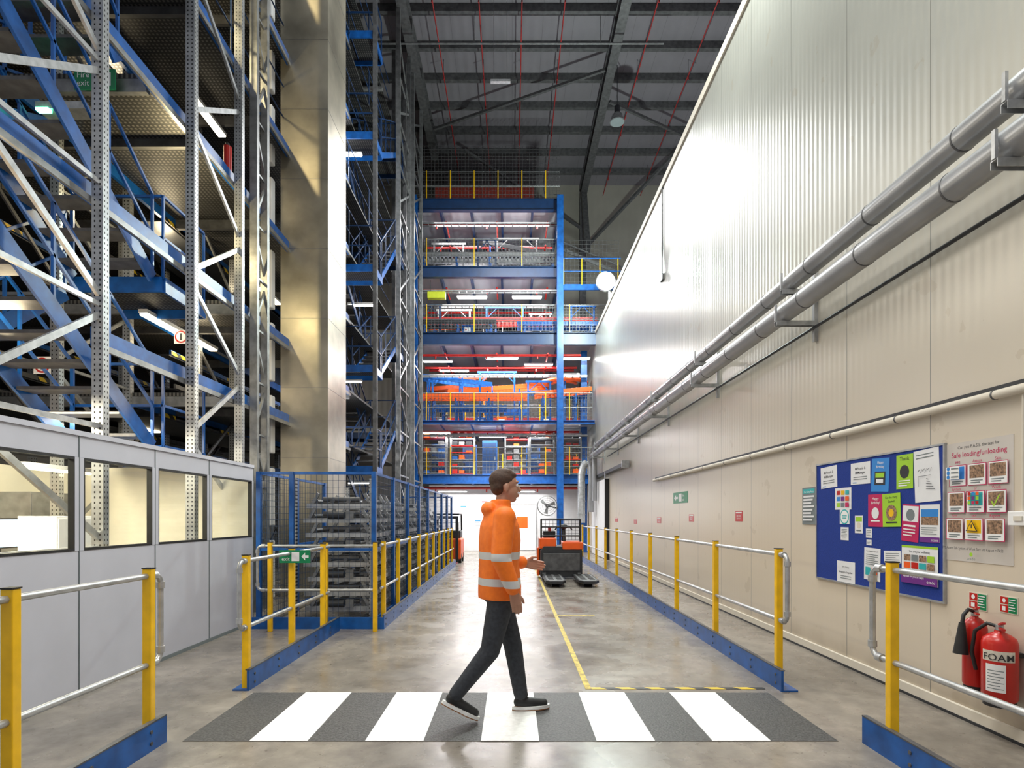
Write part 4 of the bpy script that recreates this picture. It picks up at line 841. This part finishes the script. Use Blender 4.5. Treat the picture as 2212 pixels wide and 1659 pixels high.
sub('body',e,lambda m:m.box((3.17,3.48,1.39),(3.24,3.64,1.48),SIGNW),bevel=.004); sub('switch_rocker',e,lambda m:m.box((3.162,3.53,1.42),(3.1695,3.59,1.45),CREAM)); sub('conduit',e,lambda m:m.cyl((3.2,3.56,1.48),(3.2,3.56,2.21),.008,CREAM,6))
# ------------------------------------------------------------------ extinguishers
def exting(x,y,z,r,h,lab,foam):
    e=empty('fire_extinguisher',(x,y,z),lab,'fire extinguisher')
    m=MB(); prof=[(0,r*.85),(.02,r),(h*.78,r),(h*.85,r*.9),(h*.9,r*.6),(h*.93,r*.3),(h*.96,r*.28)]; n=24; vs=[];fs=[]
    for (zz,rr) in prof: vs+=[(x+rr*math.cos(2*math.pi*k/n),y+rr*math.sin(2*math.pi*k/n),z+zz) for k in range(n)]
    for i in range(len(prof)-1): fs+=[(i*n+k,i*n+(k+1)%n,(i+1)*n+(k+1)%n,(i+1)*n+k) for k in range(n)]
    m.add(vs,fs,RED,True); m.add(vs[:n],[tuple(range(n))],RED); m.obj('cylinder',e)
    sub('base_ring',e,lambda m:m.cyl((x,y,z-.03),(x,y,z+.005),r*.9,BLACK,20))
    sub('valve',e,lambda m:m.cyl((x,y,z+h*.95),(x,y,z+h*1.03),.022,GALV,10))
    sub('handle',e,lambda m:(m.bar((x,y,z+h*1.03),(x-.06,y-.1,z+h*1.09),.02,.012,RED),m.bar((x,y,z+h*.99),(x-.06,y-.1,z+h*1.0),.02,.012,RED)))
    if foam:
        m=MB()
        def patch(a0,a1,z0,z1,mt,rr):
            k=8; vv=[]
            for i in range(k+1):
                a=a0+(a1-a0)*i/k; vv+=[(x+rr*math.cos(a),y+rr*math.sin(a),z+z0),(x+rr*math.cos(a),y+rr*math.sin(a),z+z1)]
            m.add(vv,[(2*i,2*i+2,2*i+3,2*i+1) for i in range(k)],mt)
        C=math.radians(225)
        patch(C-.95,C+.95,h*.56,h*.7,CREAM,r+.001); patch(C-.7,C+.4,h*.15,h*.52,SIGNW,r+.001)
        for k in range(7): patch(C-.6,C+.3-.2*(k%2),h*(.19+.04*k),h*(.2+.04*k),GREYI,r+.0015)
        vs,fs=text_geo('FOAM'); w=max(q.x for q in vs)
        s=.06; m.add([(x+(r+.0055)*math.cos(C+(q.x-w/2)*s/r),y+(r+.0055)*math.sin(C+(q.x-w/2)*s/r),z+h*.575+q.y*s) for q in vs],fs,INK)
        m.obj('label_print',e,label='cream band lettered FOAM')
        sub('hose',e,lambda m:m.tube([(x,y,z+h),(x-.03,y+.06,z+h*1.03),(x-.06,y+.12,z+h*.9),(x-.07,y+.135,z+h*.6),(x-.05,y+.125,z+h*.35)],.012,BLACK,8))
    else:
        sub('hose',e,lambda m:m.tube([(x,y,z+h),(x-.06,y-.02,z+h*1.04),(x-.1,y-.03,z+h*.97),(x-.11,y-.03,z+h*.85)],.012,BLACK,8))
        sub('horn',e,lambda m:m.cyl((x-.11,y-.03,z+h*.87),(x-.12,y-.03,z+h*.45),.018,BLACK,14,.045))
    sub('bracket',e,lambda m:m.box((x+r*.7,y-.05,z+h*.6),(WX,y+.05,z+h*.66),BLACK))
exting(3.12,3.64,.27,.095,.47,'red foam extinguisher with cream label band',True)
exting(3.14,3.86,.3,.07,.5,'red carbon dioxide extinguisher with black horn',False)
# ------------------------------------------------------------------ person
def blob(name,parts,voxel,mt,parent,org,smooth=4,label=None):
    m=MB()
    for p in parts:
        if p[0]=='c':
            _,a,r1,b,r2=p; a,b=V(a),V(b); m.sphere(a,r1,mt,16,10); m.sphere(b,r2,mt,16,10); m.cyl(a,b,r1,mt,16,r2)
        elif p[0]=='e':
            m.sphere(p[1],p[2],mt,20,14,Euler(p[3]).to_matrix() if len(p)>3 else None)
        else:
            rings=p[1]; n=24; vs=[]
            for (c,rx,ry) in rings: vs+=[V(c)+V((rx*math.cos(2*math.pi*k/n),ry*math.sin(2*math.pi*k/n),0)) for k in range(n)]
            fs=[(i*n+k,i*n+(k+1)%n,(i+1)*n+(k+1)%n,(i+1)*n+k) for i in range(len(rings)-1) for k in range(n)]
            fs+=[tuple(range(n))[::-1],tuple(range((len(rings)-1)*n,len(rings)*n))]; m.add(vs,fs,mt)
    me=bpy.data.meshes.new('tmp'); me.from_pydata([tuple(q) for q in m.v],[],m.f)
    o=bpy.data.objects.new('tmp',me); COL.objects.link(o)
    r=o.modifiers.new('r','REMESH'); r.mode='VOXEL'; r.voxel_size=voxel; r.use_smooth_shade=True
    if smooth: s=o.modifiers.new('s','SMOOTH'); s.iterations=smooth; s.factor=.5
    dg=bpy.context.evaluated_depsgraph_get(); me2=bpy.data.meshes.new_from_object(o.evaluated_get(dg)); bpy.data.objects.remove(o)
    me2.name=name; me2.materials.clear(); me2.materials.append(mt)
    for pl in me2.polygons: pl.use_smooth=True; pl.material_index=0
    ob=bpy.data.objects.new(name,me2); COL.objects.link(ob); ob['org']=org
    if parent is not None: ob.parent=parent
    else: ob.location=org
    if label: ob['label']=label
    return ob
PO=(-.09,4.12,0)
def hand(wr,dirv,side,curl=.5,back=(0,-1,0)):
    wr,d,s=V(wr),V(dirv).normalized(),V(side).normalized(); n=d.cross(s).normalized(); P=[]
    if n.dot(V(back))>0: n=-n
    for o in (-.028,-.009,.009,.028): P.append(('c',wr+d*.01+s*o*.7,.015,wr+d*.085+s*o,.013))
    for o,L,r in ((.03,.068,.0088),(.01,.078,.0092),(-.01,.072,.0088),(-.03,.056,.0078)):
        a=wr+d*.088+s*o; b=a+(d*math.cos(curl*.5)+n*math.sin(curl*.5))*L*.45; c=b+(d*math.cos(curl*1.1)+n*math.sin(curl*1.1))*L*.32; e_=c+(d*math.cos(curl*1.7)+n*math.sin(curl*1.7))*L*.25
        P+=[('c',a,r,b,r*.95),('c',b,r*.95,c,r*.9),('c',c,r*.9,e_,r*.75)]
    a=wr+d*.025+s*.025; b=a+(d*.7+s*.6+n*.3).normalized()*.042; c=b+(d*.9+s*.25+n*.35).normalized()*.032
    P+=[('c',a,.014,b,.0115),('c',b,.0115,c,.009)]
    return P
hc=V((.04,0,1.66))
RS,RE,RW=V((0,-.19,1.44)),V((-.04,-.25,1.165)),V((.05,-.26,.93))
LS,LE,LW=V((0,.19,1.44)),V((.02,.25,1.17)),V((.23,.18,1.09))
body=[('l',[((0,0,.86),.09,.14),((0,0,1.0),.09,.135),((0,0,1.15),.095,.14),((.0,0,1.32),.11,.17),((0,0,1.42),.1,.17),((0,0,1.49),.06,.09)]),
 ('c',(0,0,1.44),.06,(.03,0,1.58),.055),
 ('e',hc+V((-.01,0,.03)),(.098,.077,.09)),('e',hc+V((.02,0,-.03)),(.075,.062,.085)),('e',hc+V((.05,0,-.085)),(.035,.035,.025)),
 ('c',hc+V((.088,0,.015)),.01,hc+V((.108,0,-.022)),.014),('e',hc+V((.092,0,-.055)),(.014,.026,.008)),('e',hc+V((.091,0,-.067)),(.012,.022,.007)),
 ('e',hc+V((.085,0,.038)),(.014,.05,.009)),
 ('e',hc+V((-.005,-.079,-.01)),(.018,.008,.03),(0,.15,0)),('e',hc+V((-.005,.079,-.01)),(.018,.008,.03),(0,.15,0)),
 ('c',RS,.05,RE,.042),('c',RE,.04,RW,.027),('c',LS,.05,LE,.042),('c',LE,.04,LW,.027),
 ('c',(0,-.085,.9),.075,(-.09,-.09,.5),.05),('c',(-.09,-.09,.5),.05,(-.34,-.09,.19),.036),('c',(0,.085,.9),.075,(.12,.085,.5),.05),('c',(.12,.085,.5),.05,(.18,.085,.11),.036),
 ('c',(-.36,-.09,.15),.03,(-.2,-.09,.06),.025),('c',(.16,.085,.05),.03,(.34,.085,.045),.025)]
body+=hand(RW,(.2,-.02,-1),(1,0,.1),.5,(0,-1,0))+hand(LW,(1,-.1,-.15),(0,0,1),.6,(0,1,0))
pe=blob('person',body,.0048,SKIN,None,PO,3,'walking person in orange hi-vis jacket and dark trousers'); pe['category']='person'
jk=[('l',[((0,0,.86),.155,.195),((0,0,.95),.155,.195),((-.005,0,1.1),.145,.19),((0,0,1.28),.15,.205),((0,0,1.38),.14,.205),((0,0,1.46),.11,.17),((.005,0,1.52),.078,.088),((.01,0,1.57),.07,.077)]),
 ('c',RS,.08,RE,.07),('c',RE,.07,RW+V((-.008,0,.03)),.052),('c',LS,.08,LE,.07),('c',LE,.07,LW-V((.03,0,-.008)),.052),('e',(-.08,0,1.5),(.055,.11,.055))]
blob('jacket',jk,.009,JACK,pe,PO,4,'orange hi-vis jacket with silver reflective bands')
tr=[('l',[((0,0,.84),.115,.165),((0,0,.93),.12,.17),((0,0,1.0),.11,.16)]),('c',(0,-.085,.88),.1,(-.085,-.09,.5),.07),('c',(-.085,-.09,.5),.07,(-.325,-.09,.21),.052),('c',(0,.085,.88),.1,(.115,.085,.5),.07),('c',(.115,.085,.5),.07,(.175,.085,.13),.054)]
blob('trousers',tr,.009,TROU,pe,PO,3,'dark grey slim trousers')
hr=[('e',hc+V((-.022,0,.05)),(.098,.084,.082)),('e',hc+V((-.05,0,.005)),(.058,.078,.068)),('e',hc+V((.03,0,.085)),(.055,.06,.032)),('e',hc+V((-.01,0,.1)),(.075,.065,.038))]
blob('hair',hr,.006,HAIR,pe,PO,6,'short brown hair')
for s in (-1,1):
    m=MB(); c=V(PO)+hc+V((.083,s*.03,.012)); m.sphere(c,.0115,SIGNW,12,8); m.sphere(c+V((.008,0,0)),.0055,INK,8,6); m.obj('eye',pe,origin=PO)
def shoe(heel,toe,y):
    heel,toe=V(heel),V(toe); d=(toe-heel).normalized(); L=(toe-heel).length; n=V((-d.z,0,d.x))
    P=[('c',heel+d*.05+n*.055,.038,heel+d*L*.5+n*.045,.038),('c',heel+d*L*.5+n*.045,.038,heel+d*(L-.05)+n*.035,.034),('c',heel+d*.06+n*.06,.036,heel+d*.08+n*.11,.042),('c',heel+d*L*.6+n*.04+V((0,.012,0)),.03,heel+d*(L-.05)+n*.034+V((0,.01,0)),.028)]
    o=blob('shoe',P,.006,BLACK,pe,PO,2,'black running shoe with pale sole')
    m=MB(); pts=[]
    for k in range(20):
        a=2*math.pi*k/20; x=math.cos(a)*L*.5; w=.04+(.01 if math.cos(a)>0.2 else 0); pts.append(V(PO)+heel+d*(L*.5+x)+V((0,math.sin(a)*w,0))+n*.002)
    m.prism(pts,n*.024,STRIPEW); so=m.obj('sole',o,origin=PO); so.location=(0,0,0)
    m=MB(); m.prism([p+ (-n*.006) for p in pts],n*.0075,GUM); so=m.obj('outsole',o,origin=PO); so.location=(0,0,0)
shoe((-.43,-.09,.155),(-.17,-.09,.015),0); shoe((.11,.085,.011),(.4,.085,.011),0)
pe.rotation_euler=(0,0,math.radians(12))
# ------------------------------------------------------------------ lights
def area(loc,rot,sx,sy,p,col=(1,1,1),name='area_light'):
    l=bpy.data.lights.new(name,'AREA'); l.shape='RECTANGLE'; l.size=sx; l.size_y=sy; l.energy=p; l.color=col
    o=bpy.data.objects.new(name,l); o.location=loc; o.rotation_euler=rot; COL.objects.link(o); return o
def point(loc,p,col=(1,1,1),r=.15):
    l=bpy.data.lights.new('point_light','POINT'); l.energy=p; l.color=col; l.shadow_soft_size=r
    o=bpy.data.objects.new('point_light',l); o.location=loc; COL.objects.link(o); return o
area((-.4,9,15.5),(0,0,0),2,8,780,(.95,1,.98))
area((1.9,7.0,10.2),(0,math.radians(-22),0),.6,1.2,260,(.95,1,.93))
area((-.3,2.2,6.5),(math.radians(12),0,0),2.5,1.5,190,(1,.97,.9))
area((-1.5,7,5.5),(0,math.radians(-35),0),1,6,95,(1,.95,.86))
area((.3,18,12),(0,0,0),3,4,520)
point((2.8,18.4,9.35),1500,(.86,1,.92),.15)
for z,p in ((13.0,300),(10.3,300),(7.6,600),(4.6,330),(2.4,170)): area((-.8,23,z),(0,0,0),4.5,1.6,p,(1,.98,.97))
area((-.5,20.5,3.6),(0,0,0),3,1.5,170,(1,.98,.95))
for (x,y,z,p) in ((-6,8.5,7.7,40),(-5.8,9.5,5.9,35),(-5.2,9.3,4.1,30),(-6,9,9.3,35),(-6,12,11,40),(-5,5.6,3.3,35)): point((x,y,z),p,(1,.82,.52))
point((-4.4,14.2,6.8),60,(1,.95,.9)); point((-4.4,14.2,10.3),60); point((-4.4,14.2,4.2),55)
for z in (5.6,8.9,12.5): point((-4.5,7.7,z),60,(1,.82,.45),.05)
point((-2.6,8.3,3.2),35,(1,.9,.7))
area((-4.9,4.9,2.6),(0,0,0),1.2,4.5,300,(1,.89,.66))
w=bpy.data.worlds.new('world'); SC.world=w; w.use_nodes=True; w.node_tree.nodes['Background'].inputs[0].default_value=(.93,.95,1,1); w.node_tree.nodes['Background'].inputs[1].default_value=.44
cd=bpy.data.cameras.new('camera'); cd.sensor_width=36; cd.lens=20; cd.shift_y=.129; cd.clip_start=.05
cam=bpy.data.objects.new('camera',cd); cam.location=(0,0,1.45); cam.rotation_euler=(math.pi/2,0,0); COL.objects.link(cam); SC.camera=cam
SC.view_settings.view_transform='Standard'; SC.view_settings.look='None'; SC.view_settings.exposure=.0
for o in list(bpy.data.objects):
    if 'org' in o: del o['org']
